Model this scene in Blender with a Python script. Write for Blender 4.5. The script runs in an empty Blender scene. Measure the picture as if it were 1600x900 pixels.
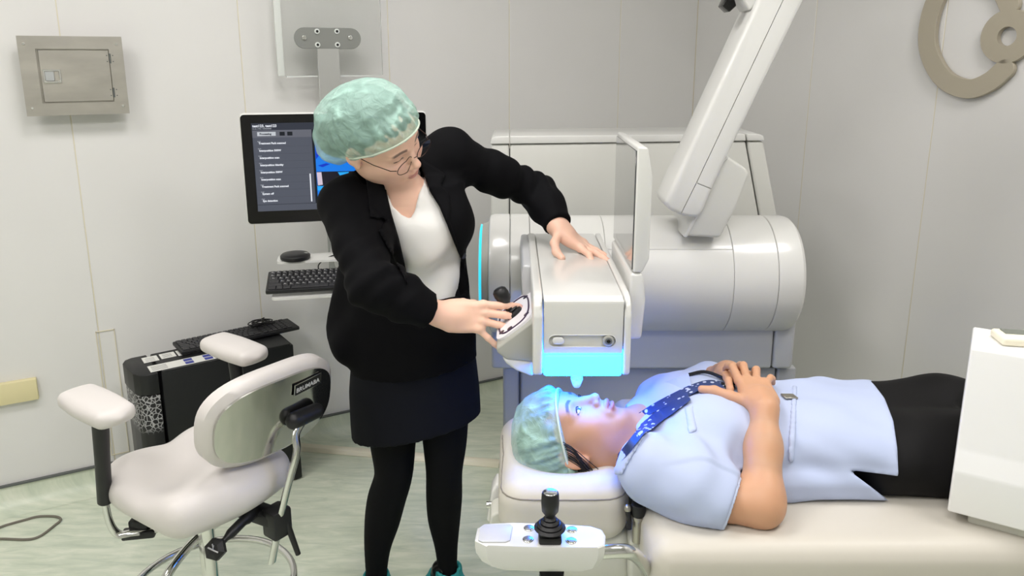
import bpy, bmesh, math, random
import numpy as np
from mathutils import Vector, Matrix, Euler
random.seed(7)
SC = bpy.context.scene
COL = SC.collection

# ------------------------------------------------------------------ camera, world, exposure
CAM_Z, PITCH, FPX, PPY = 1.60, math.radians(13.2), 1200.0, 371.0
cam = bpy.data.cameras.new('camera')
cam_o = bpy.data.objects.new('camera', cam); COL.objects.link(cam_o)
cam_o.location = (0, 0, CAM_Z); cam_o.rotation_euler = (math.radians(90) - PITCH, 0, 0)
cam.sensor_width = 36.0; cam.lens = 36.0 * FPX / 1600.0
cam.shift_y = -(450.0 - PPY) / 1600.0
cam.clip_start = 0.05
SC.camera = cam_o
w = bpy.data.worlds.new('world'); SC.world = w; w.use_nodes = True
w.node_tree.nodes['Background'].inputs[0].default_value = (0.9, 0.95, 1, 1)
w.node_tree.nodes['Background'].inputs[1].default_value = 0.0      # closed room, no sky
SC.view_settings.view_transform = 'Standard'; SC.view_settings.look = 'None'
SC.view_settings.gamma = 1; SC.view_settings.use_curve_mapping = False
SC.view_settings.exposure = 0.10

CP, SP = math.cos(PITCH), math.sin(PITCH)
def ray(px, py):
    dx = (px - 800) / FPX; dd = (py - PPY) / FPX
    return Vector((dx, CP - dd * SP, -SP - dd * CP))
CAMV = Vector((0, 0, CAM_Z))
def P(px, py, Y):                       # surveyed point of the room at depth Y
    d = ray(px, py); return CAMV + d * (Y / d.y)
def PZ(px, py, z):                      # surveyed point at height z
    d = ray(px, py); return CAMV + d * ((z - CAM_Z) / d.z)
def PW(px, py, o, n):                   # surveyed point on a plane
    d = ray(px, py); return CAMV + d * ((o - CAMV).dot(n) / d.dot(n))

# ------------------------------------------------------------------ materials
def lin(c): 
    return tuple((x / 12.92 if x <= .04045 else ((x + .055) / 1.055) ** 2.4) for x in c[:3])
def rgb(r, g, b): return lin((r / 255, g / 255, b / 255)) + (1.0,)
MATS = {}
def mat(name, col, rough=.5, metal=0., emit=None, estr=0., alpha=1., trans=0., coat=0., ior=1.45, noise=None, bump=None, sheen=0., sss=0.):
    """noise=(scale, amount, stretch)  bump=(scale, strength, distance, stretch)"""
    m = bpy.data.materials.new(name); m.use_nodes = True; MATS[name] = m
    nt = m.node_tree; b = nt.nodes['Principled BSDF']
    b.inputs['Base Color'].default_value = col; b.inputs['Roughness'].default_value = rough
    b.inputs['Metallic'].default_value = metal; b.inputs['IOR'].default_value = ior
    b.inputs['Alpha'].default_value = alpha; b.inputs['Transmission Weight'].default_value = trans
    b.inputs['Coat Weight'].default_value = coat; b.inputs['Coat Roughness'].default_value = .12
    if sheen: b.inputs['Sheen Weight'].default_value = sheen
    if sss:
        b.inputs['Subsurface Weight'].default_value = sss; b.inputs['Subsurface Radius'].default_value = (.012, .005, .003); b.inputs['Subsurface Scale'].default_value = .4
    if emit: b.inputs['Emission Color'].default_value = emit; b.inputs['Emission Strength'].default_value = estr
    def tex(scale, stretch):
        tc = nt.nodes.new('ShaderNodeTexCoord'); mp = nt.nodes.new('ShaderNodeMapping')
        mp.inputs['Scale'].default_value = stretch
        n = nt.nodes.new('ShaderNodeTexNoise'); n.inputs['Scale'].default_value = scale; n.inputs['Detail'].default_value = 5
        nt.links.new(tc.outputs['Object'], mp.inputs[0]); nt.links.new(mp.outputs[0], n.inputs['Vector'])
        return n
    if noise:
        s, a = noise[:2]; st = noise[2] if len(noise) > 2 else (1, 1, 1)
        n = tex(s, st); mx = nt.nodes.new('ShaderNodeMixRGB'); mx.blend_type = 'MIX'
        r = nt.nodes.new('ShaderNodeMapRange'); r.inputs[1].default_value = .3; r.inputs[2].default_value = .7
        mx.inputs[1].default_value = tuple(max(0, c * (1 - a)) for c in col[:3]) + (1,)
        mx.inputs[2].default_value = tuple(min(1, c * (1 + a)) for c in col[:3]) + (1,)
        nt.links.new(n.outputs[0], r.inputs[0]); nt.links.new(r.outputs[0], mx.inputs[0]); nt.links.new(mx.outputs[0], b.inputs['Base Color'])
    if bump:
        s, st_, dist = bump[:3]; st = bump[3] if len(bump) > 3 else (1, 1, 1)
        n = tex(s, st); bp = nt.nodes.new('ShaderNodeBump'); bp.inputs['Strength'].default_value = st_; bp.inputs['Distance'].default_value = dist
        nt.links.new(n.outputs[0], bp.inputs['Height']); nt.links.new(bp.outputs[0], b.inputs['Normal'])
    return m
def mat_attr(name, rough=.5, bump=None, sss=0., sheen=0.):
    m = mat(name, (.8, .8, .8, 1), rough, bump=bump, sss=sss, sheen=sheen); nt = m.node_tree
    a = nt.nodes.new('ShaderNodeAttribute'); a.attribute_name = 'Col'
    nt.links.new(a.outputs['Color'], nt.nodes['Principled BSDF'].inputs['Base Color'])
    return m

# ------------------------------------------------------------------ object helpers
def link(o, parent=None):
    COL.objects.link(o)
    if parent is not None:
        o.parent = parent
        q = parent; mtx = Matrix.Identity(4)
        chain = []
        while q is not None: chain.append(q); q = q.parent
        for q in reversed(chain):
            mtx = mtx @ q.matrix_parent_inverse @ q.matrix_basis
        o.matrix_parent_inverse = mtx.inverted()
    return o
def tag(o, label=None, cat=None, group=None, kind=None):
    if label: o['label'] = label
    if cat: o['category'] = cat
    if group: o['group'] = group
    if kind: o['kind'] = kind
    return o
def thing(name, loc, label, cat, group=None):
    o = bpy.data.objects.new(name, None); o.empty_display_size = .05
    o.location = loc; COL.objects.link(o)
    return tag(o, label, cat, group)
def mk(name, verts, faces, m, parent=None, angle=40, colors=None, smooth=True):
    me = bpy.data.meshes.new(name)
    me.from_pydata([tuple(v) for v in verts], [], [tuple(f) for f in faces]); me.update()
    return fin(name, me, m, parent, angle, colors, smooth)
def fin(name, me, m, parent=None, angle=40, colors=None, smooth=True):
    if smooth:
        me.polygons.foreach_set('use_smooth', [True] * len(me.polygons))
        if angle < 180: me.set_sharp_from_angle(angle=math.radians(angle))
    if colors is not None:
        at = me.color_attributes.new('Col', 'FLOAT_COLOR', 'POINT')
        at.data.foreach_set('color', np.asarray(colors, np.float32).ravel())
    me.materials.append(m)
    return link(bpy.data.objects.new(name, me), parent)

class G:
    """collects shapes of ONE part"""
    def __init__(s): s.bm = bmesh.new()
    def _bev(s, geom_edges, r, seg):
        if r > 0: bmesh.ops.bevel(s.bm, geom=geom_edges, offset=r, segments=seg, profile=.5, affect='EDGES', clamp_overlap=True)
    def box(s, c, size, bev=0., seg=3, rot=None, vert_only=False):
        r = bmesh.ops.create_cube(s.bm, size=1.0); vs = r['verts']
        M = Matrix.Diagonal((size[0], size[1], size[2], 1))
        R = (rot if isinstance(rot, Matrix) else Euler(rot).to_matrix()).to_4x4() if rot is not None else Matrix.Identity(4)
        bmesh.ops.transform(s.bm, matrix=Matrix.Translation(Vector(c)) @ R @ M, verts=vs)
        if bev:
            es = list({e for v in vs for e in v.link_edges})
            if vert_only:
                ax = R.to_3x3() @ Vector((0, 0, 1))
                es = [e for e in es if abs((e.verts[0].co - e.verts[1].co).normalized().dot(ax)) > .9]
            s._bev(es, bev, seg)
        return s
    def prism(s, pts, ext, bev=0., seg=3, bev_all=True):
        """pts: planar 3D loop, ext: extrusion vector"""
        ext = Vector(ext); a = [s.bm.verts.new(Vector(p)) for p in pts]; b = [s.bm.verts.new(Vector(p) + ext) for p in pts]
        n = len(pts); fs = [s.bm.faces.new(a), s.bm.faces.new(b[::-1])]
        for i in range(n):
            fs.append(s.bm.faces.new((a[i], b[i], b[(i + 1) % n], a[(i + 1) % n])))
        bmesh.ops.recalc_face_normals(s.bm, faces=fs)
        if bev:
            es = list({e for f in (fs if bev_all else fs[:2]) for e in f.edges})
            s._bev(es, bev, seg)
        return s
    def tube(s, pts, r, n=12, cap=True, sx=1.0):
        pts = [Vector(p) for p in pts]; rs = r if isinstance(r, (list, tuple)) else [r] * len(pts)
        t0 = (pts[1] - pts[0]).normalized(); up = Vector((0, 0, 1)) if abs(t0.z) < .9 else Vector((0, 1, 0))
        nrm = (up - t0 * up.dot(t0)).normalized(); rings = []
        for i, p in enumerate(pts):
            if i == 0: t = t0
            elif i == len(pts) - 1: t = (pts[i] - pts[i - 1]).normalized()
            else: t = ((pts[i + 1] - pts[i]).normalized() + (pts[i] - pts[i - 1]).normalized()).normalized()
            nrm = (nrm - t * nrm.dot(t)).normalized(); bn = t.cross(nrm)
            rings.append([s.bm.verts.new(p + (nrm * math.cos(2 * math.pi * k / n) + bn * math.sin(2 * math.pi * k / n) * sx) * rs[i]) for k in range(n)])
        for i in range(len(rings) - 1):
            for k in range(n):
                s.bm.faces.new((rings[i][k], rings[i][(k + 1) % n], rings[i + 1][(k + 1) % n], rings[i + 1][k]))
        if cap:
            s.bm.faces.new(rings[0][::-1]); s.bm.faces.new(rings[-1])
        return s
    def cyl(s, a, b, r1, r2=None, n=24, bev=0.):
        r2 = r1 if r2 is None else r2
        a = Vector(a); b = Vector(b); L = (b - a).length
        if bev:
            prof = [(0, 0), (r1 - bev, 0)] + [(r1 - bev + bev * math.sin(t), bev - bev * math.cos(t)) for t in (math.pi / 6, math.pi / 3, math.pi / 2)] + \
                   [(r2 - bev + bev * math.cos(t), L - bev + bev * math.sin(t)) for t in (0, math.pi / 6, math.pi / 3, math.pi / 2)] + [(0, L)]
        else: prof = [(0, 0), (r1, 0), (r2, L), (0, L)]
        return s.lathe(prof, a, b - a, n)
    def lathe(s, prof, o, axis, n=32):
        """prof: (radius, height) pairs along axis"""
        ax = Vector(axis).normalized(); u = ax.orthogonal().normalized(); v = ax.cross(u); o = Vector(o); rings = []
        for (r, h) in prof:
            if r < 1e-6: rings.append([s.bm.verts.new(o + ax * h)])
            else: rings.append([s.bm.verts.new(o + ax * h + (u * math.cos(2 * math.pi * k / n) + v * math.sin(2 * math.pi * k / n)) * r) for k in range(n)])
        for A, B in zip(rings, rings[1:]):
            if len(A) == 1 and len(B) == 1: continue
            for k in range(n):
                k2 = (k + 1) % n
                if len(A) == 1: s.bm.faces.new((A[0], B[k2], B[k]))
                elif len(B) == 1: s.bm.faces.new((A[k], A[k2], B[0]))
                else: s.bm.faces.new((A[k], A[k2], B[k2], B[k]))
        return s
    def ball(s, c, r, n=16, scale=(1, 1, 1), rot=None):
        q = bmesh.ops.create_uvsphere(s.bm, u_segments=n, v_segments=max(6, n // 2), radius=r)
        R = Euler(rot).to_matrix().to_4x4() if rot is not None else Matrix.Identity(4)
        bmesh.ops.transform(s.bm, matrix=Matrix.Translation(Vector(c)) @ R @ Matrix.Diagonal(tuple(scale) + (1,)), verts=q['verts'])
        return s
    def quad(s, a, b, c, d):
        s.bm.faces.new([s.bm.verts.new(Vector(p)) for p in (a, b, c, d)]); return s
    def build(s, name, m, parent=None, angle=40, subsurf=0):
        bmesh.ops.recalc_face_normals(s.bm, faces=s.bm.faces)
        me = bpy.data.meshes.new(name); s.bm.to_mesh(me); s.bm.free()
        o = fin(name, me, m, parent, angle)
        if subsurf:
            md = o.modifiers.new('sub', 'SUBSURF'); md.levels = md.render_levels = subsurf
        return o
def carve(o, cutter):
    """cuts the shapes collected in cutter (a G) out of mesh object o for good"""
    bmesh.ops.recalc_face_normals(cutter.bm, faces=cutter.bm.faces)
    me = bpy.data.meshes.new('carve'); cutter.bm.to_mesh(me); cutter.bm.free(); c = bpy.data.objects.new('carve', me); COL.objects.link(c)
    md = o.modifiers.new('carve', 'BOOLEAN'); md.operation = 'DIFFERENCE'; md.object = c
    ext = lambda me_: np.ptp(np.array([v.co for v in me_.vertices]), 0).sum() if len(me_.vertices) else 0
    for sv in ('EXACT', 'FAST'):
        md.solver = sv; dg = bpy.context.evaluated_depsgraph_get(); dg.update(); new = bpy.data.meshes.new_from_object(o.evaluated_get(dg))
        if ext(new) > .95 * ext(o.data): break
    else: new = o.data.copy(); print('carve kept', o.name)
    o.modifiers.clear(); mt = o.data.materials[0]; o.data = new; new.materials.clear(); new.materials.append(mt)
    new.polygons.foreach_set('use_smooth', [True] * len(new.polygons)); new.set_sharp_from_angle(angle=math.radians(35))
    bpy.data.objects.remove(c); return o
def spline(pts, n=8):
    """Catmull-Rom through the points"""
    pts = [Vector(p) for p in pts]; q = [pts[0] * 2 - pts[1]] + pts + [pts[-1] * 2 - pts[-2]]; out = []
    for i in range(1, len(q) - 2):
        p0, p1, p2, p3 = q[i - 1:i + 3]
        for k in range(n):
            t = k / n
            out.append(.5 * ((2 * p1) + (p2 - p0) * t + (2 * p0 - 5 * p1 + 4 * p2 - p3) * t * t + (3 * p1 - p0 - 3 * p2 + p3) * t ** 3))
    out.append(pts[-1]); return out
def text_mesh(name, body, size, M4, m, parent=None, ext=.0006, align='LEFT', shear=0, bold=0.0):
    c = bpy.data.curves.new(name, 'FONT'); c.body = body; c.size = size; c.extrude = ext; c.align_x = align; c.shear = shear; c.offset = bold; c.resolution_u = 2
    o = bpy.data.objects.new(name, c); COL.objects.link(o)
    dg = bpy.context.evaluated_depsgraph_get(); me = bpy.data.meshes.new_from_object(o.evaluated_get(dg))
    bpy.data.objects.remove(o); me.transform(M4); me.materials.clear()
    return fin(name, me, m, parent, smooth=False)
def frame(o, x, y, z):
    M = Matrix((Vector(x), Vector(y), Vector(z))).transposed().to_4x4(); M.translation = Vector(o); return M

# ------------------------------------------------------------------ signed distance modelling (pads, bodies, cloth)
def npv(v): return np.array(v, np.float32)
class SDF:
    def __init__(s, lo, hi, res):
        s.res = res; s.lo = npv(lo); n = np.ceil((npv(hi) - s.lo) / res).astype(int) + 1; s.n = n
        s.f = np.full(tuple(n), 9.0, np.float32)
    def _sub(s, lo, hi):
        i0 = np.maximum(0, np.floor((npv(lo) - s.lo) / s.res).astype(int)); i1 = np.minimum(s.n, np.ceil((npv(hi) - s.lo) / s.res).astype(int) + 1)
        if np.any(i1 <= i0): return None
        sl = tuple(slice(a, b) for a, b in zip(i0, i1))
        ax = [(s.lo[k] + s.res * np.arange(i0[k], i1[k])).astype(np.float32) for k in range(3)]
        return sl, ax[0][:, None, None], ax[1][None, :, None], ax[2][None, None, :]
    def apply(s, lo, hi, fn, op='u', k=.01):
        m = max(k, s.res * 2) * 1.5 + .004
        q = s._sub(npv(lo) - m, npv(hi) + m)
        if q is None: return s
        sl, X, Y, Z = q; d = fn(X, Y, Z); f = s.f[sl]
        if op == 'u':
            h = np.maximum(k - np.abs(f - d), 0) / max(k, 1e-6); s.f[sl] = np.minimum(f, d) - h * h * k * .25
        elif op == 's':
            d = -d; h = np.maximum(k - np.abs(f - d), 0) / max(k, 1e-6); s.f[sl] = np.maximum(f, d) + h * h * k * .25
        return s
    def cone(s, a, b, r1, r2=None, k=.01, op='u'):
        r2 = r1 if r2 is None else r2; a = npv(a); b = npv(b); ba = b - a; l2 = float(ba @ ba) + 1e-12
        def fn(X, Y, Z):
            px, py, pz = X - a[0], Y - a[1], Z - a[2]
            t = np.clip((px * ba[0] + py * ba[1] + pz * ba[2]) / l2, 0, 1)
            return np.sqrt((px - t * ba[0]) ** 2 + (py - t * ba[1]) ** 2 + (pz - t * ba[2]) ** 2) - (r1 + (r2 - r1) * t)
        r = max(r1, r2)
        return s.apply(np.minimum(a, b) - r, np.maximum(a, b) + r, fn, op, k)
    def chain(s, pts, rs, k=.01, op='u'):
        for i in range(len(pts) - 1): s.cone(pts[i], pts[i + 1], rs[i], rs[i + 1], k, op)
        return s
    def schain(s, pts, rs, k=.003, n=5):
        q = spline([tuple(p) for p in pts], n); rr = np.interp(np.linspace(0, len(rs) - 1, len(q)), np.arange(len(rs)), rs)
        rr = np.convolve(np.pad(rr, 2, 'edge'), [.1, .2, .4, .2, .1], 'valid')
        return s.chain([np.array(p) for p in q], list(rr), k)
    def ell(s, c, r, R=None, k=.01, op='u'):
        c = npv(c); r = npv(r); R = np.eye(3, dtype=np.float32) if R is None else np.array(R, np.float32)   # columns = local axes
        def fn(X, Y, Z):
            px, py, pz = X - c[0], Y - c[1], Z - c[2]
            q = [(px * R[0, i] + py * R[1, i] + pz * R[2, i]) / r[i] for i in range(3)]
            k0 = np.sqrt(q[0] ** 2 + q[1] ** 2 + q[2] ** 2) + 1e-6
            k1 = np.sqrt((q[0] / r[0]) ** 2 + (q[1] / r[1]) ** 2 + (q[2] / r[2]) ** 2) + 1e-6
            return k0 * (k0 - 1) / k1
        e = np.sqrt(((R * r[None, :]) ** 2).sum(1))
        return s.apply(c - e, c + e, fn, op, k)
    def rbox(s, c, h, r, R=None, k=.01, op='u'):
        c = npv(c); h = npv(h); R = np.eye(3, dtype=np.float32) if R is None else np.array(R, np.float32)
        def fn(X, Y, Z):
            px, py, pz = X - c[0], Y - c[1], Z - c[2]
            q = [np.abs(px * R[0, i] + py * R[1, i] + pz * R[2, i]) - (h[i] - r) for i in range(3)]
            o = np.sqrt(np.maximum(q[0], 0) ** 2 + np.maximum(q[1], 0) ** 2 + np.maximum(q[2], 0) ** 2)
            return o + np.minimum(np.maximum(np.maximum(q[0], q[1]), q[2]), 0) - r
        e = (np.abs(R) * h[None, :]).sum(1)
        return s.apply(c - e, c + e, fn, op, k)
    def grid(s):
        return [(s.lo[k] + s.res * np.arange(s.n[k])).astype(np.float32).reshape([-1 if i == k else 1 for i in range(3)]) for k in range(3)]
    def cut(s, fn, k=0.):
        """intersect with fn<0"""
        X, Y, Z = s.grid(); d = fn(X, Y, Z)
        if k > 0:
            h = np.maximum(k - np.abs(s.f - d), 0) / k; s.f = np.maximum(s.f, d) + h * h * k * .25
        else: s.f = np.maximum(s.f, d)
        return s
    def add(s, fn):
        X, Y, Z = s.grid(); s.f = s.f + fn(X, Y, Z).astype(np.float32); return s
    def at(s, p):
        u = (np.array(p, float) - s.lo) / s.res; i = np.floor(u).astype(int)
        if np.any(i < 0) or np.any(i + 1 >= s.n): return 9.0
        q = u - i; v = 0.
        for a in (0, 1):
            for b in (0, 1):
                for c in (0, 1): v += s.f[i[0] + a, i[1] + b, i[2] + c] * (q[0] if a else 1 - q[0]) * (q[1] if b else 1 - q[1]) * (q[2] if c else 1 - q[2])
        return v
    def mesh(s):
        f = s.f; ins = f < 0; n = s.n
        c = np.zeros(tuple(n - 1), np.uint8)
        for i in (0, 1):
            for j in (0, 1):
                for k in (0, 1): c += ins[i:n[0] - 1 + i, j:n[1] - 1 + j, k:n[2] - 1 + k]
        act = (c > 0) & (c < 8); idx = np.argwhere(act); ids = np.full(act.shape, -1, np.int64); ids[act] = np.arange(len(idx))
        acc = np.zeros((len(idx), 3)); cnt = np.zeros(len(idx))
        cor = [(i, j, k) for i in (0, 1) for j in (0, 1) for k in (0, 1)]
        val = {q: f[idx[:, 0] + q[0], idx[:, 1] + q[1], idx[:, 2] + q[2]] for q in cor}
        for a in cor:
            for ax in range(3):
                if a[ax]: continue
                b = list(a); b[ax] = 1; b = tuple(b); va, vb = val[a], val[b]; mm = (va < 0) != (vb < 0)
                t = va[mm] / (va[mm] - vb[mm]); p = np.tile(np.array(a, float), (mm.sum(), 1)); p[:, ax] += t
                acc[mm] += p; cnt[mm] += 1
        V = s.lo + s.res * (idx + acc / cnt[:, None]); F = []
        for ax in range(3):
            o1, o2 = (ax + 1) % 3, (ax + 2) % 3
            sl0 = [slice(None)] * 3; sl1 = [slice(None)] * 3; sl0[ax] = slice(0, n[ax] - 1); sl1[ax] = slice(1, n[ax])
            ch = ins[tuple(sl0)] != ins[tuple(sl1)]; e = np.argwhere(ch)
            e = e[(e[:, o1] > 0) & (e[:, o2] > 0) & (e[:, o1] < n[o1] - 1) & (e[:, o2] < n[o2] - 1)]
            def cell(d1, d2):
                q = e.copy(); q[:, o1] -= d1; q[:, o2] -= d2; return ids[q[:, 0], q[:, 1], q[:, 2]]
            quad = np.stack([cell(1, 1), cell(0, 1), cell(0, 0), cell(1, 0)], 1)
            flip = ~ins[e[:, 0], e[:, 1], e[:, 2]]; quad[flip] = quad[flip][:, ::-1]; F.append(quad)
        return V, np.concatenate(F)
def np_mesh(name, V, F, m, parent=None, colors=None, angle=180, smooth_iter=0):
    me = bpy.data.meshes.new(name); V = np.asarray(V, np.float64)
    if smooth_iter:
        e = np.concatenate([F[:, [0, 1]], F[:, [1, 2]], F[:, [2, 3]], F[:, [3, 0]]]); e = np.concatenate([e, e[:, ::-1]])
        deg = np.bincount(e[:, 0], minlength=len(V))[:, None] + 1e-9
        for it in range(smooth_iter):
            lam = .5 if it % 2 == 0 else -.52
            S = np.stack([np.bincount(e[:, 0], V[e[:, 1], k], len(V)) for k in range(3)], 1) / deg
            V = V + lam * (S - V)
    F = np.asarray(F, np.int32)
    me.vertices.add(len(V)); me.vertices.foreach_set('co', V.astype(np.float32).ravel())
    me.loops.add(F.size); me.loops.foreach_set('vertex_index', F.ravel())
    me.polygons.add(len(F)); me.polygons.foreach_set('loop_start', np.arange(0, F.size, F.shape[1], dtype=np.int32))
    me.update(calc_edges=True); me.validate()
    return fin(name, me, m, parent, angle, colors)
def smooth01(a, b, x):
    t = np.clip((x - a) / (b - a), 0, 1); return t * t * (3 - 2 * t)
# ------------------------------------------------------------------ the room
m_wall = mat('wall_paint', rgb(227, 226, 224), .38, noise=(3, .015), bump=(60, .03, .002))
m_joint = mat('sealant', rgb(222, 215, 192), .6)
m_ceil = mat('ceiling_paint', rgb(232, 232, 230), .7)
m_dark = mat('dark_trim', rgb(96, 100, 98), .5)
def floor_mat():
    m = mat('vinyl_floor', rgb(172, 184, 166), .34); nt = m.node_tree; b = nt.nodes['Principled BSDF']
    tc = nt.nodes.new('ShaderNodeTexCoord'); mp = nt.nodes.new('ShaderNodeMapping'); mp.inputs['Rotation'].default_value = (0, 0, math.radians(-28)); mp.inputs['Scale'].default_value = (3.0, 16, 1)
    n = nt.nodes.new('ShaderNodeTexNoise'); n.inputs['Scale'].default_value = 2.2; n.inputs['Detail'].default_value = 7; n.inputs['Roughness'].default_value = .62; n.inputs['Distortion'].default_value = .6
    r = nt.nodes.new('ShaderNodeValToRGB'); r.color_ramp.elements[0].position = .30; r.color_ramp.elements[1].position = .68
    r.color_ramp.elements[0].color = rgb(196, 207, 187); r.color_ramp.elements[1].color = rgb(232, 236, 218)
    e = r.color_ramp.elements.new(.5); e.color = rgb(215, 223, 203)
    nt.links.new(tc.outputs['Object'], mp.inputs[0]); nt.links.new(mp.outputs[0], n.inputs['Vector']); nt.links.new(n.outputs[0], r.inputs[0]); nt.links.new(r.outputs[0], b.inputs['Base Color'])
    return m
m_floor = floor_mat()

U = Vector((.879, .477, 0)).normalized(); W = Vector((.477, -.879, 0)).normalized()   # along the left wall / along the right wall
CORNER = Vector((.93, 4.0, 0)); H = 2.75; LEFT_LEN, RIGHT_LEN = 5.2, 5.4
A = CORNER - U * LEFT_LEN; Bc = A + W * RIGHT_LEN; Cc = CORNER + W * RIGHT_LEN
g = G(); ctr = (A + Cc) / 2
R_room = Matrix((U, -W, Vector((0, 0, 1)))).transposed()
g.box(ctr + Vector((0, 0, -.05)), (LEFT_LEN + .6, RIGHT_LEN + .6, .1), rot=R_room); tag(g.build('floor', m_floor), 'pale green streaked vinyl floor', kind='structure')
g = G(); g.box(ctr + Vector((0, 0, H + .05)), (LEFT_LEN + .6, RIGHT_LEN + .6, .1), rot=R_room); tag(g.build('ceiling', m_ceil), 'white ceiling', kind='structure')
def wall(name, o, d, n, length, seams, label):
    """o: start at floor, d: direction, n: inward normal, seams: distances of the panel joints"""
    R = Matrix((d, -n, Vector((0, 0, 1)))).transposed()
    g = G(); g.box(o + d * length / 2 - n * .0512 + Vector((0, 0, H / 2)), (length + .2, .1, H), rot=R)
    wl = tag(g.build(name, m_joint), label, kind='structure')
    cuts = [0.] + sorted(seams) + [length]
    for a, b in zip(cuts, cuts[1:]):
        gg = G(); gg.box(o + d * (a + b) / 2 - n * .004 + Vector((0, 0, (H + .088) / 2)), (b - a - .0032, .008, H - .088), .0012, 1, rot=R)
        gg.build('wall_panel', m_wall, wl)
    return wl
def s_left(px, py=100): return LEFT_LEN - (CORNER - PW(px, py, CORNER, W)).dot(U)
def s_right(px, py=100): return (PW(px, py, CORNER, U) - CORNER).dot(W)
left_seams = [s_left(97, 80), s_left(375, 60), s_left(607, 60), s_left(796, 100), s_left(969, 60)]
right_seams = [s_right(1272, 60), s_right(1463, 150), s_right(1463, 150) + .95, s_right(1463, 150) + 1.9]
wl_ = wall('wall_left', A, U, W, LEFT_LEN, left_seams, 'white wall panels with cream joints, on the side of the monitor')
wr_ = wall('wall_right', CORNER, W, -U, RIGHT_LEN, right_seams, 'white wall panels with cream joints, carrying the round emblem')
wall('wall_back', Cc, -U, -W, LEFT_LEN, [1.2, 2.4, 3.6], 'white wall panels opposite the monitor')
wall('wall_near', Bc, -W, U, RIGHT_LEN, [1.2, 2.4, 3.6, 4.8], 'white wall panels opposite the emblem')
def coving(i, o, d, n, length):
    pr = [(0, 0), (.075, 0), (.05, .004), (.028, .016), (.013, .035), (.008, .06), (.008, .088), (0, .088)]
    g = G(); g.prism([o + n * (a - .002) + Vector((0, 0, b + .0005)) for a, b in pr], d * length); tag(g.build('trim_%d' % i, m_floor), 'green vinyl coving at the foot of the wall', kind='structure')
    g = G(); g.box(o + d * length / 2 + n * .006 + Vector((0, 0, .0915)), (length, .012, .007), rot=Matrix((d, -n, Vector((0, 0, 1)))).transposed()); tag(g.build('trim_%d' % (i + 4), m_dark), 'dark strip capping the coving', kind='structure')
coving(1, A, U, W, LEFT_LEN); coving(2, CORNER, W, -U, RIGHT_LEN)

# ceiling LED panels
m_led = mat('led_diffuser', (1, 1, 1, 1), .5, emit=(1, .962, .948, 1), estr=16.0)      # one kind of fitting, one strength
m_ledframe = mat('led_frame', rgb(230, 230, 230), .4)
LAMPS = [((.85, 2.55), 'bed', 'square ceiling light panel over the patient bed'), ((2.3, 2.9), 'floor', 'square ceiling light panel between bed and stool'),
         ((2.3, 1.4), 'monitor', 'square ceiling light panel over the wall monitor'), ((3.7, 2.9), 'stool', 'square ceiling light panel behind the stool'),
         ((3.7, 1.4), 'wall_box', 'square ceiling light panel over the steel wall box')]       # (along the left wall from corner, away from it)
for (a, b), nm, lb in LAMPS:
    c = CORNER - U * a + W * b + Vector((0, 0, H))
    t = thing(nm + '_ceiling_light_offscreen', c, lb, 'light', 'ceiling light panels')
    g = G(); g.box(c + Vector((0, 0, -.006)), (.62, .62, .012), .003, 1, rot=R_room); g.build('frame', m_ledframe, t)
    g = G(); g.box(c + Vector((0, 0, -.013)), (.57, .57, .006), rot=R_room); g.build(nm + '_diffuser_offscreen', m_led, t)

# ---- steel box on the left wall
m_steel = mat('brushed_steel', rgb(196, 192, 184), .33, .9, noise=(6, .12, (1, 1, 3)), bump=(30, .05, .001, (1, 1, .2)))
m_steel2 = mat('polished_steel', rgb(225, 225, 222), .12, 1.0)
m_black = mat('black_plastic', rgb(22, 22, 24), .42)
m_blackg = mat('black_gloss', rgb(8, 8, 9), .12)
def wl_pt(s, z, out=0.): return A + U * s + W * out + Vector((0, 0, z))
def wl_uv(px, py, out=0.):
    p = PW(px, py, CORNER + W * out, W); return ((p - A).dot(U), p.z)
Rw = Matrix((U, -W, Vector((0, 0, 1)))).transposed()
c1, c2, c3, c4 = [wl_uv(*q, .07) for q in ((25, 56), (190, 57), (202, 177), (42, 182))]
s0, s1 = (c1[0] + c4[0]) / 2, (c2[0] + c3[0]) / 2; z1, z0 = (c1[1] + c2[1]) / 2, (c3[1] + c4[1]) / 2
sm, zm, bw, bh = (s0 + s1) / 2, (z0 + z1) / 2, s1 - s0, z1 - z0
t = thing('wall_box', wl_pt(sm, z0), 'stainless steel access box with hinged door on the wall', 'wall box')
g = G(); g.box(wl_pt(sm, zm, .029), (bw - .05, .060, bh - .04), rot=Rw); g.build('housing', m_steel, t)
hw, hh = bw / 2, bh / 2; dw0, dw1, dh0, dh1 = -.34 * bw, .36 * bw, -.34 * bh, .34 * bh
g = G()
for (a0, a1, b0, b1) in ((-hw, dw0, -hh, hh), (dw1, hw, -hh, hh), (dw0, dw1, dh1, hh), (dw0, dw1, -hh, dh0)):
    g.box(wl_pt(sm + (a0 + a1) / 2, zm + (b0 + b1) / 2, .0655), (a1 - a0, .013, b1 - b0), rot=Rw)
g.build('frame', m_steel, t)
g = G(); g.box(wl_pt(sm + (dw0 + dw1) / 2 + .002, zm, .066), (dw1 - dw0 - .007, .01, dh1 - dh0 - .006), .0015, 1, rot=Rw); d = g.build('door', m_steel, t)
lc = wl_uv(80, 119, .07); lc = (lc[0] + .038, lc[1])
g = G()
for q in ((-.023, 0, .006, .044), (.023, 0, .006, .044), (0, .019, .05, .006), (0, -.019, .05, .006)): g.box(wl_pt(lc[0] - .035 + q[0], lc[1] + q[1], .0735), (q[2], .007, q[3]), .001, 1, rot=Rw)
lt = g.build('latch', m_steel2, d)
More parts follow.
